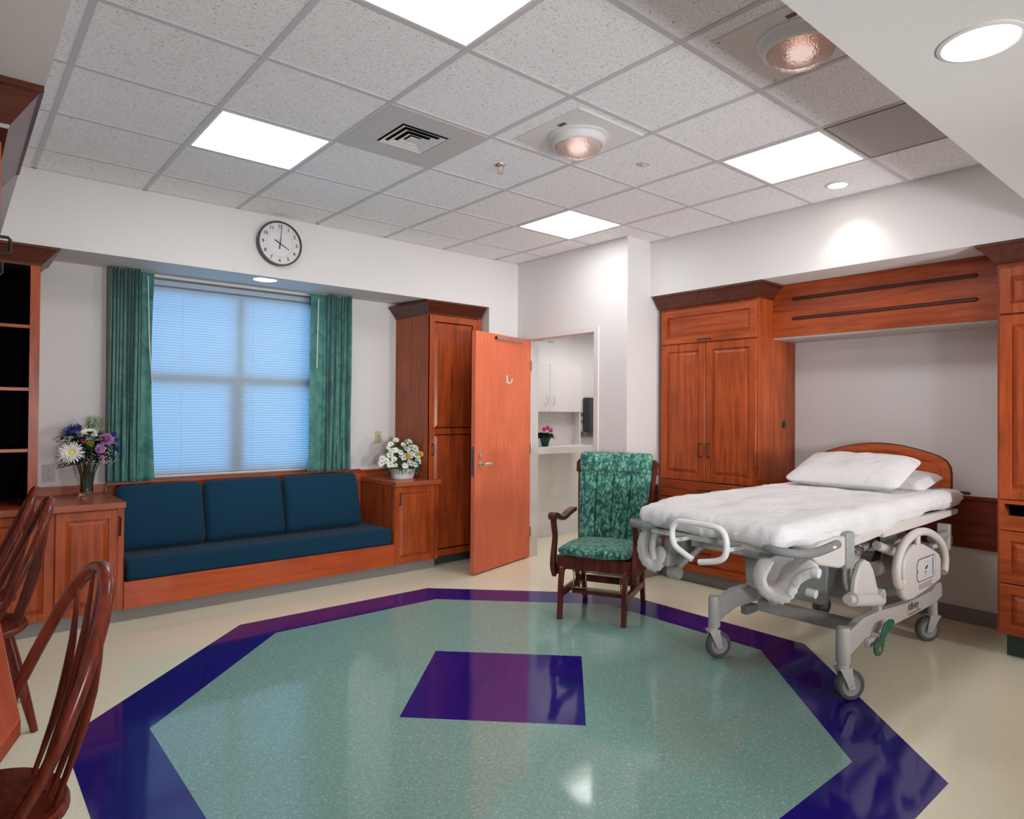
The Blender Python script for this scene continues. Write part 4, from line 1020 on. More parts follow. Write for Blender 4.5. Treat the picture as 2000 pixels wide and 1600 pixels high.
# base
for s in (-1, 1):
    gp('leg', board(s*.225-.016, s*.225+.016, [(-.285,0), (-.272,.12), (-.262,.25), (-.235,.335), (-.20,.352)], [.036,.036,.038,.040,.036]), bev=.003)
    gp('leg', board(s*.225-.016, s*.225+.016, [(.30,0), (.265,.15), (.235,.33)], [.036,.04,.04]), bev=.003)
    gp('side_rail', MB().box(s*.225-.014, s*.225+.014, -.27, .27, .145, .195), bev=.003)
    gp('base_upright', board(s*.20-.010, s*.20+.010, [(.09,.16), (.03,.24), (.02,.32)], [.07,.05,.07]), bev=.003)
    gp('top_rail', MB().box(s*.225-.012, s*.225+.012, -.22, .25, .325, .352), bev=.003)
gp('stretcher', MB().box(-.215, .215, -.06, .0, .125, .148), bev=.003)
gp('stretcher', MB().box(-.215, .215, .20, .225, .15, .20), bev=.003)
rod = MB()
for s in (-1, 1):
    rod.tube(smooth_path([(s*.188,-.15,.345), (s*.175,-.15,.32), (s*.168,-.15,.25), (s*.172,-.15,.20), (s*.182,-.15,.175)]), .0045, 8)
    gp('swing_rod', MB().tube([(s*.16,.12,.335), (s*.16,.10,.18)], .0045, 8), BRASS)
rod.cyl((-.178,-.15,.305), (.178,-.15,.305), .0045).cyl((-.17,-.15,.195), (.17,-.15,.195), .0045)
gp('brass_linkage', rod, BRASS)
# seat box and arms
gp('seat_apron', MB().box(-.262, .262, -.245, -.222, .335, .425), bev=.004)
gp('seat_board', MB().box(-.262, .262, -.225, .255, .40, .42))
for s in (-1, 1):
    gp('side_panel', MB().prism([(-.22,.29),(.22,.29),(.25,.34),(.25,.42),(-.22,.42)], s*.262-.01, s*.262+.01, 'x'), bev=.003)
    gp('arm_post', board(s*.288-.016, s*.288+.016, [(-.205,.285), (-.245,.36), (-.232,.46), (-.212,.55), (-.238,.635), (-.245,.68)], [.060,.064,.048,.040,.044,.05]), bev=.006)
    gp('armrest', board(s*.288-.026, s*.288+.026, [(-.285,.688), (-.255,.702), (-.20,.692), (-.12,.665), (-.03,.662), (.05,.678), (.145,.69), (.20,.692)], [.036,.046,.040,.030,.030,.034,.034,.03]), bev=.008)
# back frame, leaning
th = math.radians(13); bo = Vector((0, .235, .40))
def bk(x, t, d=0): return (x, bo.y+t*math.sin(th)+d*math.cos(th), bo.z+t*math.cos(th)-d*math.sin(th))
for s in (-1, 1):
    mb = MB(); rr = []
    for t in (0, .2, .45, .62):
        c = s*(.245+.045*t/.62)
        rr.append([bk(c-.016, t, -.02), bk(c+.016, t, -.02), bk(c+.016, t, .02), bk(c-.016, t, .02)])
    mb.ring_loft(rr); gp('back_post', mb, bev=.004)
cr_ = [( -.322,.575), (-.325,.65), (-.30,.682), (-.2,.70), (0,.712), (.2,.70), (.30,.682), (.325,.65), (.322,.575), (.285,.57), (.28,.60), (-.28,.60), (-.285,.57)]
mb = MB().ring_loft([[bk(x, t, -.012) for x, t in cr_], [bk(x, t, .014) for x, t in cr_]]); gp('crest_rail', mb, bev=.006)
for x in (-.15,-.075,0,.075,.15): gp('back_slat', MB().ring_loft([[bk(x-.015,t,-.006), bk(x+.015,t,-.006), bk(x+.015,t,.006), bk(x-.015,t,.006)] for t in (.03,.62)]))
# cushions
def scf(x, y, z, a, b_, c):
    f_ = 1-.18*max(0, (y+.0)/.25) ; e = (1-(abs(x)/.27)**3)*(1-(abs(y)/.25)**4)
    y2 = y-.035*(1-(x/.26)**2) if y < 0 else y
    return x*f_, y2, z*(.55+.45*e)+.004*noise.noise(Vector((x*14, y*14, 3)))
k_ = rbox(.52, .48, .085, .04, (14, 12, 2), scf); k_.xf(Matrix.Translation((0, -.02, .462)))
gp('seat_cushion', k_, LEAFCLOTH, ang=60)
def bcf(x, y, z, a, b_, c):
    w_ = 1-.11*max(0, (.30-z)/.62)*1.0
    seam = sum(math.exp(-((x-q)/.008)**2) for q in (-.135, 0, .135))*(1 if z < .175 else 0)+math.exp(-((z-.185)/.008)**2)
    e = (1-(abs(x)/.285)**6)*(1-(abs(z)/.335)**8)
    wr = .006*noise.noise(Vector((x*9, z*9, 5)))+.004*noise.noise(Vector((x*25, z*25, 1)))
    return x*w_, (y*(.6+.4*e) - (.014*(1 if z > .19 else 0)*e if y < 0 else 0) + (seam*.014 if y < 0 else 0) + (wr if y < 0 else 0)), z
k_ = rbox(.565, .07, .685, .034, (64, 2, 70), bcf)
k_.xf(Matrix.Translation(bk(0, .385, -.052)) @ Matrix.Rotation(-th, 4, 'X'))
gp('back_cushion', k_, LEAFCLOTH, ang=60)
for x in (-.135, 0, .135):
    k = .95
    gp('seam_cord', MB().tube([(Vector(bk(x*(1-.11*max(0,(.30-(t-.385))/.62)), t, -.052-.026))) for t in [.06+.5*i/10 for i in range(11)]], .0022, 6), mat('seam_dark', lin(20,52,44), .8))

# ------------------------------------------------------------------ bow-back chairs (front faces local -Y)
def windsor(label, x, y, rz):
    c = thing('bow_back_chair', label, 'chair', (x, y, 0), rz, group='bow-back wooden chairs at the desk')
    def p(n, mb, **k): return obj(n, mb, W_CHAIR, c, world=False, **k)
    out = []
    for k in range(40):
        a = 2*PI*k/40; cs, sn = math.cos(a), math.sin(a); e = .62 if sn < 0 else .9
        out.append((.215*abs(cs)**e*(1 if cs > 0 else -1), .205*abs(sn)**e*(1 if sn > 0 else -1)))
    rr = [[(u*.93, v*.93, .415) for u, v in out], [(u, v, .428) for u, v in out], [(u, v, .438) for u, v in out], [(u*.96, v*.96, .450) for u, v in out], [(u*.7, v*.7, .438) for u, v in out]]
    p('seat', MB().ring_loft(rr), ang=50)
    bow = []
    for k in range(33):
        a = PI*k/32; h_ = math.sin(a)**.66
        u = .222*math.cos(a)*(1 if h_ > .3 else .86+.14*h_/.3)
        t = h_*.545; bow.append((u, .042+.238*(t/.545)**.9, .447+t))
    rad = [.0145+.0045*math.sin(PI*k/32) for k in range(33)]
    p('bow', MB().tube(bow, rad, 14, sq=(1.0,.92)), ang=60)
    for i in range(5):
        u0 = (-.105, -.0525, 0, .0525, .105)[i]; u1 = u0*1.1; t = .545*(1-(abs(u1)/.205)**2.6)**.5*1.0
        a_, b2 = Vector((u0, .155, .445)), Vector((u1, .042+.238*(t/.545)**.9, .447+t-.006))
        pts = [a_.lerp(b2, f)+Vector((0, .022*math.sin(PI*f), 0)) for f in (0,.1,.25,.4,.55,.7,.85,1)]
        p('spindle', MB().tube(pts, [.009,.010,.013,.0165,.0175,.014,.010,.008], 10, sq=(.62,1.25), upd=(0,1,0)), ang=60)
    for sx in (-1, 1):
        for sy in (-1, 1):
            a_, b2 = Vector((sx*.135, sy*.125, .42)), Vector((sx*.205, sy*.215, 0))
            pts = [a_.lerp(b2, f) for f in (0,.12,.2,.35,.5,.62,.66,.7,.85,1)]
            p('leg', MB().tube(pts, [.017,.018,.019,.020,.0205,.020,.019,.019,.017,.0145], 12), ang=60)
        p('stretcher', MB().tube([(sx*.168,-.165,.18),(sx*.168,0,.18),(sx*.168,.165,.18)], [.008,.013,.008], 10))
    p('stretcher', MB().tube([(-.165,0,.18),(0,0,.18),(.165,0,.18)], [.008,.013,.008], 10))
    return c
ch = windsor('nearest of the three bow-back wooden chairs, at the clipped corner of the desk', .045, 2.06, math.radians(-83))
copy_thing(ch, (.092, 3.80, 0), math.radians(-90), 'middle of the three bow-back wooden chairs, beyond the near one')
copy_thing(ch, (.082, 4.36, 0), math.radians(-93), 'farthest of the three bow-back wooden chairs, by the left counter')

# ------------------------------------------------------------------ birthing bed
bd = thing('hospital_bed', 'adjustable hospital birthing bed on casters with white sheet, wooden headboard and padded leg rests', 'bed', (4.1, 1.86, 0))
def bp(n, mb, m, parent=None, **k): return obj(n, mb, m, parent or bd, **k)
# mattress under a fitted sheet
mx0, mx1, my0, my1, mz0, mz1 = 2.79, 5.06, 1.385, 2.345, .815, .945
def mf(x, y, z, a, b_, c):
    u = (x+1.15)/2.3                                   # 0 foot .. 1 head
    foot = max(0, 1-u/.16)
    y2 = y*(1-.10*foot**1.6)
    if y < 0: y2 += .028*math.exp(-((u-.30)/.05)**2)*0
    x2 = x - (.045*(y/.48) if u < .2 else .045*(y/.48)*max(0, (.4-u)/.2) if u < .4 else 0)*-1
    dz = 0
    if z < 0:                                          # hem: hangs unevenly, tucked in
        dz = .016*math.sin(u*9+1.2)+.008*math.sin(u*27)-.02*foot+(.020*math.exp(-((u-.24)/.03)**2) if y < 0 else 0)-(.018*math.exp(-((u-.42)/.10)**2) if y < 0 else 0)
        dz += .022*max(0, (u-.75)/.25)
        y2 *= .985
    p = Vector((x*5, y*5, z*4)); q = Vector((x*14, y*9, z*5))
    n1 = noise.noise(p)*.009+noise.noise(q)*.005
    side = abs(b_) > .35 or abs(a) > .35
    if side:
        n1 += .007*noise.noise(Vector((x*34, y*34, z*4)))
    top = 1 if z > 0 else 0
    ddz = -.022*foot*top - .008*math.sin(PI*min(1, u/.6))*top*0
    return x2+a*n1, y2+b_*n1*1.5, z+c*n1*.8+dz+ddz
k_ = rbox(mx1-mx0, my1-my0, mz1-mz0, .055, (90, 44, 4), mf)
k_.xf(Matrix.Translation(((mx0+mx1)/2, (my0+my1)/2, (mz0+mz1)/2)))
tag(bp('mattress', k_, SHEET, ang=70), 'mattress in a creased white fitted sheet')
# headboard
hx = 5.115; cyh = 1.932; ol_ = []
half = [( .440, .835), (.447, .86), (.447, 1.03), (.440, 1.075), (.418, 1.112), (.380, 1.138), (.33, 1.156), (.25, 1.180), (.16, 1.200), (.08, 1.211), (0, 1.215)]
half = [( .425, .822)]+half
ol_ = [(cyh+a, z) for a, z in half]+[(cyh-a, z) for a, z in half[-2::-1]]
def ring_at(ins, x):
    c = (cyh, 1.0); out = []
    n_ = len(ol_)
    for i in range(n_):
        p0, p1, p2 = Vector((*ol_[i-1], 0)), Vector((*ol_[i], 0)), Vector((*ol_[(i+1) % n_], 0))
        t = ((p1-p0).normalized()+(p2-p1).normalized()).normalized(); nn = Vector((-t.y, t.x, 0))
        out.append((x, p1.x+nn.x*ins, p1.y+nn.y*ins))
    return out
HBW = wood('headboard_cherry', lin(196,98,52), lin(160,68,32), 'y', .32)
mb = MB().ring_loft([ring_at(0, hx+.032), ring_at(-.0, hx+.028), ring_at(0, hx+.004), ring_at(.004, hx), ring_at(.052, hx), ring_at(.055, hx+.005), ring_at(.060, hx+.005), ring_at(.063, hx)])
hb = bp('headboard', mb, HBW, ang=30)
bp('edge_bumper', MB().tube([(hx+.018, y, z) for _, y, z in ring_at(-.002, 0)], .006, 8), mat('dark_edge', lin(70,30,24), .4), hb)
bp('release_lever', MB().cyl((hx+.06, 1.50, .915), (hx+.06, 1.405, .905), .007).cyl((hx+.06, 1.425, .907), (hx+.06, 1.39, .904), .0105), BLACK)
# deck and side trims
bp('deck', MB().box(3.25, 5.08, 1.47, 2.27, .765, .812), BEDLIGHT, bev=.006)
for s, y in ((-1, 1.405), (1, 2.325)):
    for x0, x1, za, zb, zc in ((3.30, 3.735, .812, .815, .850), (3.755, 4.95, .835, .838, .822)):
        pts = [(x0, .785 if x0 < 3.5 else .775), (x0+.05, .775), ((x0+x1)/2, .780), (x1-.03, .79), (x1, .80), (x1, .822), ((x0+x1)/2+.1, .832), (x0+.05, zb), (x0, za)]
        bp('side_trim', MB().prism(pts, y-.012, y+.03, 'y'), BEDLIGHT, bev=.006)
bp('foot_deck', MB().box(2.86, 3.28, 1.55, 2.22, .782, .812), BEDLIGHT, bev=.006)
bp('foot_tray', MB().box(3.02, 3.45, 1.62, 2.08, .715, .765), BEDGREY, bev=.006)
bp('under_pan', MB().box(3.35, 4.2, 1.55, 2.2, .70, .765), DARKRUB, bev=.006)
# foot corner housings with grey grab loops
for s, yo in ((-1, 1.375), (1, 2.355)):
    yi = yo-s*.11
    poly = [(2.90, .800), (3.00, .842), (3.17, .852), (3.25, .845), (3.25, .705), (3.19, .700), (2.98, .745)]
    h_ = bp('corner_housing', MB().prism(poly, min(yo, yi), max(yo, yi), 'y'), BEDLIGHT, bev=.010)
    rr = []
    for k in range(9):
        x = 3.25+.085*k/8; e = .006 if k % 2 else 0
        rr.append([(x, yo+s*(.004+e)-s*.0, .690-e), (x, yi, .690-e), (x, yi, .855+e), (x, yo+s*(.004+e), .855+e)])
    bp('bellows', MB().ring_loft(rr), BEDGREY2, h_, bev=.006, ang=20)
    sx_ = .06 if s > 0 else 0
    P = smooth_path([(3.14, yo+s*.012, .823), (3.02, yo+s*.016, .816), (2.90+sx_, yo+s*.014, .812), (2.80+sx_, yo-s*.01, .818), (2.75+sx_, yo-s*.07, .826), (2.77+sx_, yo-s*.14, .828), (2.87+sx_, yo-s*.17, .824)], 6)
    bp('grab_loop', MB().tube(P, .0165, 12, sq=(1.15,.95)), GRIP, h_)
    bp('switch', MB().box(3.045, 3.075, yo+s*.028, yo+s*.034, .815, .826), WHITE, h_, bev=.001)
# foot push handle, an open C of white tube
X0 = 2.735
C_ = [(X0, 1.875, .720), (X0, 1.925, .742), (X0, 1.972, .768), (X0, 1.990, .81), (X0, 1.988, .855), (X0, 1.965, .886), (X0, 1.93, .894), (X0, 1.84, .895), (X0, 1.75, .892), (X0, 1.71, .875), (X0, 1.692, .84), (X0, 1.690, .79), (X0, 1.705, .755), (X0, 1.74, .735), (X0, 1.80, .720), (X0, 1.835, .713)]
bp('push_handle', MB().tube(smooth_path(C_, 5), .0145, 14), WHITE_METAL)
for y in (1.99, 1.69): bp('handle_bracket', MB().tube(smooth_path([(X0, y, .795), (X0+.07, y, .79), (X0+.20, y-.0, .79)]), .011, 10), WHITE_METAL)
# padded leg rests
def boot(pts, x0, vec, thick, flip=1, shrink=.35, back=True):
    """padded cup: centreline in (y,z) swept from x0 along vec, the back closed and drawn in"""
    P = smooth_path([(0, y, z) for y, z in pts], 6); n_ = len(P); rings = []
    cyv = sum(q.y for q in P)/n_; czv = sum(q.z for q in P)/n_
    ts = (0, .02, .08, .2, .4, .6, .8, .92, .98, 1)
    for k, t_ in enumerate(ts):
        e = min(1, max(.05, 1-(2*t_-1)**8)**.5)
        o_, i_ = [], []; sh = 1-shrink*t_**1.5
        for i, p in enumerate(P):
            t = (P[min(i+1, n_-1)]-P[max(i-1, 0)]).normalized(); nn = Vector((0, -t.z, t.y))*flip
            f_ = i/(n_-1); ed = min(1, .25+min(f_, 1-f_)*9)
            w_ = thick*.5*e*ed; wr = .0035*math.sin(i*2.1)*(1-t_)*abs(math.sin(f_*PI))
            c = Vector((x0+vec[0]*t_, cyv+(p.y-cyv)*sh+vec[1]*t_, czv+(p.z-czv)*sh+vec[2]*t_))
            o_.append(c+nn*(w_+wr)); i_.append(c-nn*(w_+wr*.6))
        rings.append(o_+i_[::-1])
    mb = MB().ring_loft(rings)
    return mb
near = [(1.497,.768), (1.535,.735), (1.556,.680), (1.540,.630), (1.490,.608), (1.445,.618), (1.415,.655), (1.395,.705), (1.360,.742), (1.315,.765), (1.290,.764)]
b1 = bp('leg_rest', boot(near, 2.80, (.11,.10,.0), .066), PAD, ang=70)
bp('leg_rest_shell', MB().prism([(1.50,.77),(1.54,.73),(1.552,.68),(1.535,.635),(1.49,.615),(1.45,.625),(1.425,.66),(1.41,.71),(1.40,.78),(1.43,.80)], 2.875, 2.89, 'x').xf(Matrix.Translation((0,.045,0))), PAD, b1, bev=.006)
bp('lip_roll', MB().tube(smooth_path([(2.80, 1.425, .640), (2.795, 1.395, .690), (2.79, 1.355, .730), (2.79, 1.31, .752), (2.79, 1.285, .752)]), [.012]*6+[.017]*12+[.020]*6+[.014], 12, sq=(1.1,1)), PAD, b1, ang=70)
far = [(2.275,.780), (2.318,.735), (2.335,.670), (2.312,.612), (2.26,.590), (2.222,.612), (2.208,.655), (2.213,.705)]
b2 = bp('leg_rest', boot(far, 2.93, (.10,.06,.0), .078), PAD, ang=70)
bp('leg_rest_pad', MB().prism([(2.285,.785),(2.325,.735),(2.335,.67),(2.31,.61),(2.26,.59),(2.22,.61),(2.208,.70)], 2.99, 3.00, 'x').xf(Matrix.Translation((0,.02,0))), PAD, b2, bev=.006)
bp('rim_tube', MB().tube(smooth_path([(2.89, 2.222, .64), (2.885, 2.228, .70), (2.885, 2.215, .765), (2.90, 2.17, .792), (2.95, 2.10, .795)], 5), .018, 10), BEDGREY, b2)
bp('leg_rest_shell', MB().prism([(2.93,.60),(3.15,.60),(3.32,.67),(3.36,.77),(3.20,.79),(2.96,.785)], 2.16, 2.205, 'y'), BEDGREY2, b2, bev=.012)
bp('rest_arm', MB().cyl((3.20, 2.10, .72), (3.02, 2.18, .565), .016).cyl((3.02, 2.15, .558), (3.02, 2.21, .558), .034, n=20).cyl((3.019, 2.149, .558), (3.019, 2.145, .558), .02), BEDGREY, b2)
bp('rest_arm', MB().cyl((2.93, 1.52, .66), (3.25, 1.56, .72), .016), BEDGREY, b1)
bp('rest_knob', MB().cyl((2.98,1.43,.615),(2.98,1.39,.612),.020), BEDLIGHT, b1)
# big grey shell plate under the foot end
pl = [(2.205,.70), (2.19,.66), (2.14,.62), (2.105,.575), (2.098,.45), (2.09,.42), (2.05,.40), (1.66,.392), (1.63,.40), (1.622,.43), (1.622,.70)]
bp('shell_plate', MB().prism(pl, 3.60, 3.625, 'x'), mat('shell_grey', lin(158,158,154), .5), bev=.004)
# lifting column and body
bp('body_shell', MB().prism([(3.76,.765),(3.76,.46),(3.83,.385),(3.90,.43),(3.99,.62),(4.45,.70),(4.45,.765)], 1.60, 1.95, 'y'), BEDGREY, bev=.010)
bp('column_tube', MB().box(4.66, 4.72, 2.06, 2.14, .34, .76), BEDGREY2, bev=.004)
bp('cross_tube', MB().cyl((3.95, 1.52, .56), (4.75, 1.60, .50), .040, n=20), BEDGREY)
bp('brace', MB().prism([(3.86,.56),(4.05,.575),(4.6,.47),(4.6,.36),(3.92,.44)], 1.56, 1.60, 'y'), BEDLIGHT, bev=.006)
bp('pillar', MB().box(4.52, 4.66, 1.60, 2.08, .27, .52), BEDGREY2, bev=.006)
bp('gas_strut', MB().cyl((4.02, 1.55, .55), (4.14, 1.55, .70), .018), BLACK)
lp = bp('knee_panel', MB().prism([(3.53,.575),(3.515,.50),(3.53,.455),(3.80,.405),(3.815,.47),(3.745,.60),(3.70,.648),(3.645,.668),(3.59,.652),(3.553,.61)], 1.44, 1.475, 'y'), BEDLIGHT, bev=.010)
bp('pivot_roll', MB().cyl((3.50, 1.452, .485), (3.845, 1.452, .425), .036, n=20).cyl((3.45, 1.452, .493), (3.50, 1.452, .485), .024, n=16), BEDLIGHT, lp)
bp('crank_handle', MB().cyl((3.83, 1.46, .715), (4.02, 1.43, .655), .026, n=18).cyl((3.822, 1.46, .7175), (3.83, 1.46, .715), .019), BEDGREY)
bp('chrome_knob', MB().cyl((3.56, 1.50, .745), (3.56, 1.44, .735), .024, n=16).cyl((3.56, 1.44, .735), (3.56, 1.42, .733), .014), CHROME)
bp('latch_box', MB().box(4.03, 4.20, 1.44, 1.52, .70, .765), BEDGREY2, bev=.006)
bp('red_tab', MB().box(4.08, 4.12, 1.436, 1.44, .725, .745), mat('red_tab', lin(190,96,84), .5))
bp('post', MB().box(3.80, 3.845, 1.435, 1.475, .33, .47).cyl((3.822, 1.475, .455), (3.822, 1.42, .455), .034, n=20).cyl((3.822, 1.42, .455), (3.822, 1.414, .455), .02), BEDGREY, bev=.003)
# head end bracket
bp('head_bracket', MB().box(4.80, 4.845, 1.40, 1.47, .575, .735).box(4.60, 4.82, 1.43, 1.46, .60, .625), BEDLIGHT, bev=.004)
bp('push_grip', MB().cyl((4.55, 1.42, .672), (4.78, 1.42, .672), .026, n=18), BEDGREY2)
bp('head_roller', MB().cyl((4.87, 1.44, .62), (4.87, 1.41, .62), .04, n=20), GRIP)
# base frame
rail = [(3.385,.245),(3.385,.315),(3.46,.342),(3.60,.372),(3.80,.372),(4.20,.345),(4.62,.345),(4.68,.375),(4.76,.375),(4.775,.345),(4.775,.285),(4.66,.262),(4.2,.258),(3.78,.262),(3.62,.262),(3.50,.235),(3.43,.215)]
RL = {}
for y in (1.455, 2.185):
    r_ = bp('base_rail', MB().prism(rail, y-.024, y+.024, 'y'), BEDGREY, bev=.006)
    RL[y] = r_
    bp('front_post', MB().lathe([(.001,.182),(.030,.182),(.034,.19),(.034,.345),(.028,.362),(.001,.364)], (3.41, y, 0), 24, cap=False), BEDGREY, r_)
bp('cross_beam', MB().box(3.86, 3.94, 1.47, 2.17, .195, .262), BEDGREY, bev=.006)
bp('cross_beam', MB().box(4.56, 4.64, 1.47, 2.17, .275, .335), BEDGREY, bev=.006)
bp('brake_bar', MB().box(3.66, 3.78, 2.12, 2.165, .215, .264), GRIP, bev=.006)
WR = mat('wheel_tyre', lin(84,84,86), .55); WH = mat('wheel_hub', lin(150,146,144), .45)
def caster(x, y, a, fx):
    c = thing('caster', None, None, (0,0,0)); c.parent = bd; c.location = Vector((x, y, 0))-Vector((4.1, 1.86, 0)); c.rotation_euler = (0, 0, a)
    if 'label' in c: del c['label']
    # wheel axis along local X, trailing along local Y
    def q(n, mb, m, **k): return obj(n, mb, m, c, world=False, **k)
    r = .0765
    q('tyre', MB().lathe([(.052,-.019),(r-.006,-.019),(r,-.010),(r,.010),(r-.006,.019),(.052,.019)], (0, fx, r), 36, 'x', cap=False).lathe([(.052,.019),(.052,-.019)], (0, fx, r), 36, 'x', cap=False), WR)
    q('wheel_hub', MB().lathe([(.001,-.016),(.012,-.016),(.014,-.011),(.046,-.014),(.0525,-.018),(.0525,.018),(.046,.014),(.014,.011),(.012,.016),(.001,.016)], (0, fx, r), 32, 'x', cap=False), WH)
    mb = MB()
    for s in (-1, 1): mb.prism([(fx-.018, r-.016), (fx+.018, r-.016), (.032, .160), (-.032, .160)] if fx < 0 else [(fx+.018, r-.016), (fx-.018, r-.016), (-.032, .160), (.032, .160)], s*.024-.003, s*.024+.003, 'x')
    mb.box(-.028, .028, -.034, .034, .155, .166).cyl((0,0,.166), (0,0,.200), .027, n=20)
    for s in (-1, 1): mb.cyl((s*.030, fx, r), (s*.024, fx, r), .008, n=10)
    q('fork', mb, BEDGREY)
    return c
caster(3.41, 1.455, math.radians(60), -.035); caster(3.41, 2.195, math.radians(62), -.035)
caster(4.745, 1.475, math.radians(52), .035); caster(4.745, 2.15, math.radians(75), .035)
bp('caster_cap', MB().cyl((4.745, 1.475, .195), (4.745, 1.475, .29), .026), BEDGREY); bp('caster_cap', MB().cyl((4.745, 2.15, .195), (4.745, 2.15, .29), .026), BEDGREY)
# brake and steer pedal
pd_ = MB()
def lobe(cx, cz, rx, rz): return [(cx+rx*math.cos(2*PI*k/20), cz+rz*math.sin(2*PI*k/20)) for k in range(20)]
pd = bp('foot_pedal', MB().prism([(3.590,.245),(3.592,.215),(3.615,.192),(3.655,.185),(3.69,.200),(3.705,.230),(3.715,.258),(3.745,.282),(3.79,.290),(3.83,.300),(3.845,.318),(3.83,.338),(3.785,.345),(3.73,.338),(3.695,.312),(3.675,.275),(3.645,.258),(3.61,.262)], 1.372, 1.384, 'y'), GREENPL, bev=.004)
bp('orange_spot', MB().cyl((3.645, 1.3722, .222), (3.645, 1.3705, .222), .013, n=16), ORANGE, pd)
bp('green_spot', MB().cyl((3.795, 1.3722, .318), (3.795, 1.3705, .318), .010, n=16), mat('green_dot', lin(40,130,70), .5), pd)
bp('pedal_shaft', MB().cyl((3.70, 1.44, .272), (3.70, 1.375, .268), .013).box(3.60, 3.78, 1.405, 1.43, .228, .268), BEDGREY, bev=.004)
# side control panel with its ring handle
pc = [(3.945,.615),(3.985,.655),(4.06,.69),(4.14,.705),(4.26,.685),(4.40,.64),(4.50,.60),(4.53,.565),(4.53,.455),(4.515,.44),(4.30,.415),(4.10,.40),(4.00,.405),(3.95,.43),(3.935,.47),(3.945,.51),(3.965,.525),(3.945,.55)]
cp_ = bp('control_panel', MB().prism(pc, 1.362, 1.40, 'y'), BEDLIGHT, bev=.014)
RG = smooth_path([(3.905,1.365,.505), (3.868,1.365,.515), (3.845,1.365,.56), (3.845,1.365,.62), (3.885,1.365,.68), (3.96,1.365,.728), (4.07,1.365,.757), (4.19,1.365,.763), (4.32,1.365,.745), (4.45,1.365,.70), (4.55,1.365,.64), (4.595,1.365,.57), (4.59,1.365,.50), (4.565,1.365,.48)], 5)
bp('ring_handle', MB().tube(RG, .0225, 14), BEDLIGHT, cp_)
bp('ring_stem', MB().box(4.12, 4.17, 1.355, 1.375, .695, .752), BEDLIGHT, cp_, bev=.006)
def rrect(x0, x1, z0, z1, r, n_=5):
    out = []
    for cx, cz, a in ((x1-r, z1-r, 0), (x0+r, z1-r, 90), (x0+r, z0+r, 180), (x1-r, z0+r, 270)):
        out += [(cx+r*math.cos(math.radians(a+90*i/n_)), cz+r*math.sin(math.radians(a+90*i/n_))) for i in range(n_+1)]
    return out
yk = 1.3615
lb = bp('label_border', MB().prism(rrect(4.125, 4.425, .482, .612, .04), yk-.0010, yk, 'y'), mat('label_navy', lin(40,56,84), .4), cp_, smooth=False)
bp('label_face', MB().prism(rrect(4.130, 4.420, .487, .607, .036), yk-.0016, yk-.0009, 'y'), mat('label_pale', lin(206,202,200), .4), cp_, smooth=False)
FB = lambda x, z, y, a=0: Matrix.Translation((x, y, z)) @ Matrix.Rotation(PI/2, 4, 'X') @ Matrix.Rotation(a, 4, 'Z')
bp('label_stripe', MB().box(4.368, 4.385, yk-.0022, yk-.0016, .497, .597), mat('label_blue', lin(70,130,176), .4), cp_, smooth=False)
mk = MB().prism([(4.245,.548),(4.285,.565),(4.300,.560),(4.268,.541)], yk-.0022, yk-.0016, 'y').box(4.245,4.275,yk-.0022,yk-.0016,.528,.532).box(4.24,4.27,yk-.0022,yk-.0016,.520,.523)
bp('button_symbol', mk, BLACK, cp_, smooth=False)
for x, z in ((4.245,.585),(4.29,.585),(4.235,.505),(4.28,.505)): bp('button_dot', MB().cyl((x, yk-.0016, z), (x, yk-.0022, z), .004, n=10), BEDGREY2, cp_)
bp('button_ring', MB().cyl((4.138, yk-.0016, .545), (4.138, yk-.0028, .545), .010, n=14), mat('amber_ring', lin(190,150,90), .4), cp_)
cap = MB()
for r_ in range(3):
    x = 4.16
    while x < 4.36:
        l_ = .018+.012*abs(math.sin(x*91+r_)); cap.box(x, x+l_, yk-.0012, yk-.0004, .462-r_*.011, .468-r_*.011); x += l_+.006
bp('caution_print', cap, mat('caution_grey', lin(150,138,132), .6), cp_, smooth=False)
# lettering on the base rail
bp('rail_lettering', text_mb('Affinity', .058, FB(4.28, .315, 1.4305), .0006), mat('letter_dark', lin(60,58,58), .5), RL[1.455], smooth=False)
bp('rail_lettering', MB().box(4.20, 4.40, 1.430, 1.4308, .274, .279), mat('letter_dark2', lin(60,58,58), .5), RL[1.455], smooth=False)
bp('small_label', MB().add([(3.485,1.437,.3555),(3.53,1.437,.365),(3.53,1.465,.365),(3.485,1.465,.3555)], [(0,1,2,3)]), mat('label_green', lin(120,150,140), .5), RL[1.455], smooth=False, fixn=False)

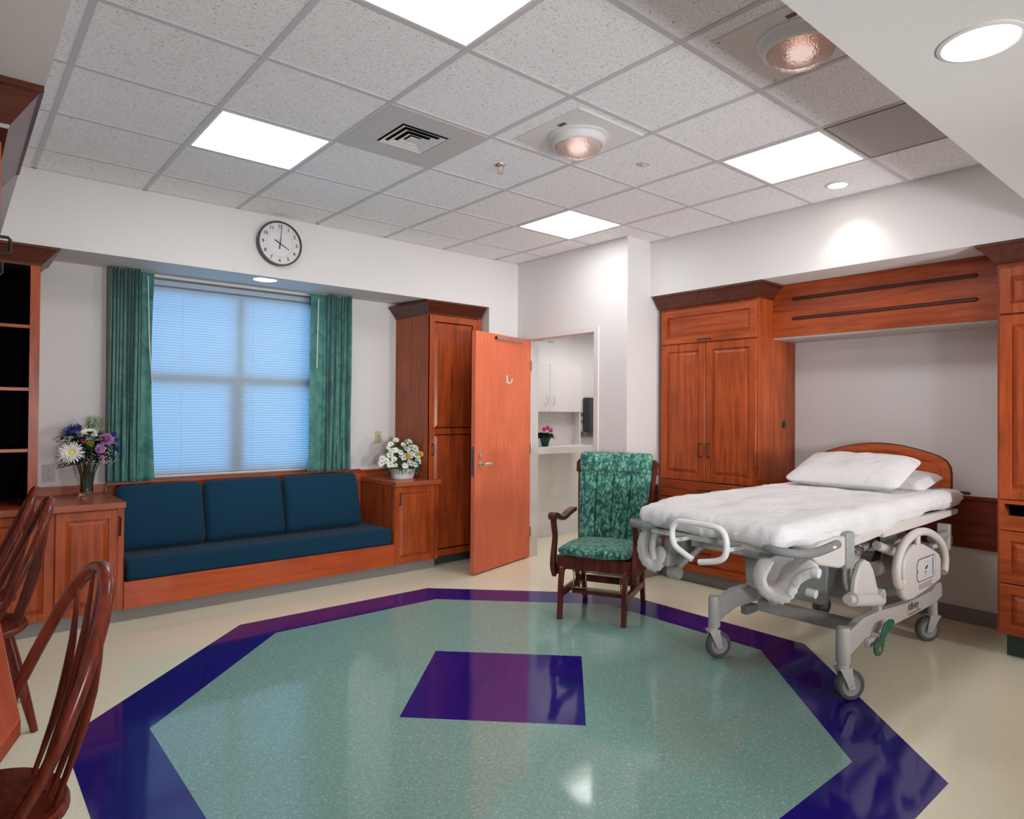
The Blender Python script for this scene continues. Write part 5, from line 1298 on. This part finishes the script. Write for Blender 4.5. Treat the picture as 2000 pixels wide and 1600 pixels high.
# ------------------------------------------------------------------ pillows
def pillow(lab, L_, W_, Tk, M4, seed, band=False):
    def pf(x, y, z, a, b_, c):
        u, v = abs(x)/(L_/2), abs(y)/(W_/2)
        e = ((1-min(1,u)**3.2)*(1-min(1,v)**3.2))**.5
        cn = (u*v)**3
        zz = z*(.10+.90*e)
        nz = .010*noise.noise(Vector((x*6+seed, y*6, 1)))+.004*noise.noise(Vector((x*18+seed, y*14, 1)))
        return x*(1+.03*cn-.03*(v**2)*(1-u)), y*(1+.03*cn-.04*(u**0)*(1-abs(x)/(L_/2))*v*.4), zz+(nz if z > 0 else 0)*e
    k_ = rbox(L_, W_, Tk, Tk*.48, (34, 24, 3), pf); k_.xf(M4)
    o = obj('pillow', k_, SHEET, ang=80); return tag(o, lab, 'pillow')
def pm(c, pitch_, yawz=0, rollx=0): return Matrix.Translation(c) @ Matrix.Rotation(yawz, 4, 'Z') @ Matrix.Rotation(pitch_, 4, 'Y') @ Matrix.Rotation(rollx, 4, 'X') @ Matrix.Rotation(PI/2, 4, 'Z')
pillow('lower white pillow, its corner poking out beneath the upper one', .74, .46, .13, pm((4.80, 1.86, .985), math.radians(-6), math.radians(3)), 2)
M1 = pm((4.565, 1.895, 1.055), math.radians(-17), math.radians(2), 0)
p1 = pillow('upper white pillow with a faint embroidered band, leaning on the headboard', .70, .50, .15, M1, 9)
# faint embroidered stripes near the upper hem of the top pillow
SH2 = cloth('white_cotton_banded', lin(215, 210, 209)); N, L, b = nt(SH2)
tc_ = N.new('ShaderNodeTexCoord'); sp_ = N.new('ShaderNodeSeparateXYZ'); L.new(tc_.outputs['Object'], sp_.inputs[0])
c_ = ramp(SH2, sp_.outputs[0], [(0.1380, lin(215,210,209)), (0.1395, lin(194,189,188)), (0.1435, lin(194,189,188)), (0.145, lin(209,204,203)), (0.158, lin(209,204,203)), (0.1595, lin(194,189,188)), (0.1635, lin(194,189,188)), (0.165, lin(215,210,209))]); setc(SH2, c_)
p1.data.materials[0] = SH2
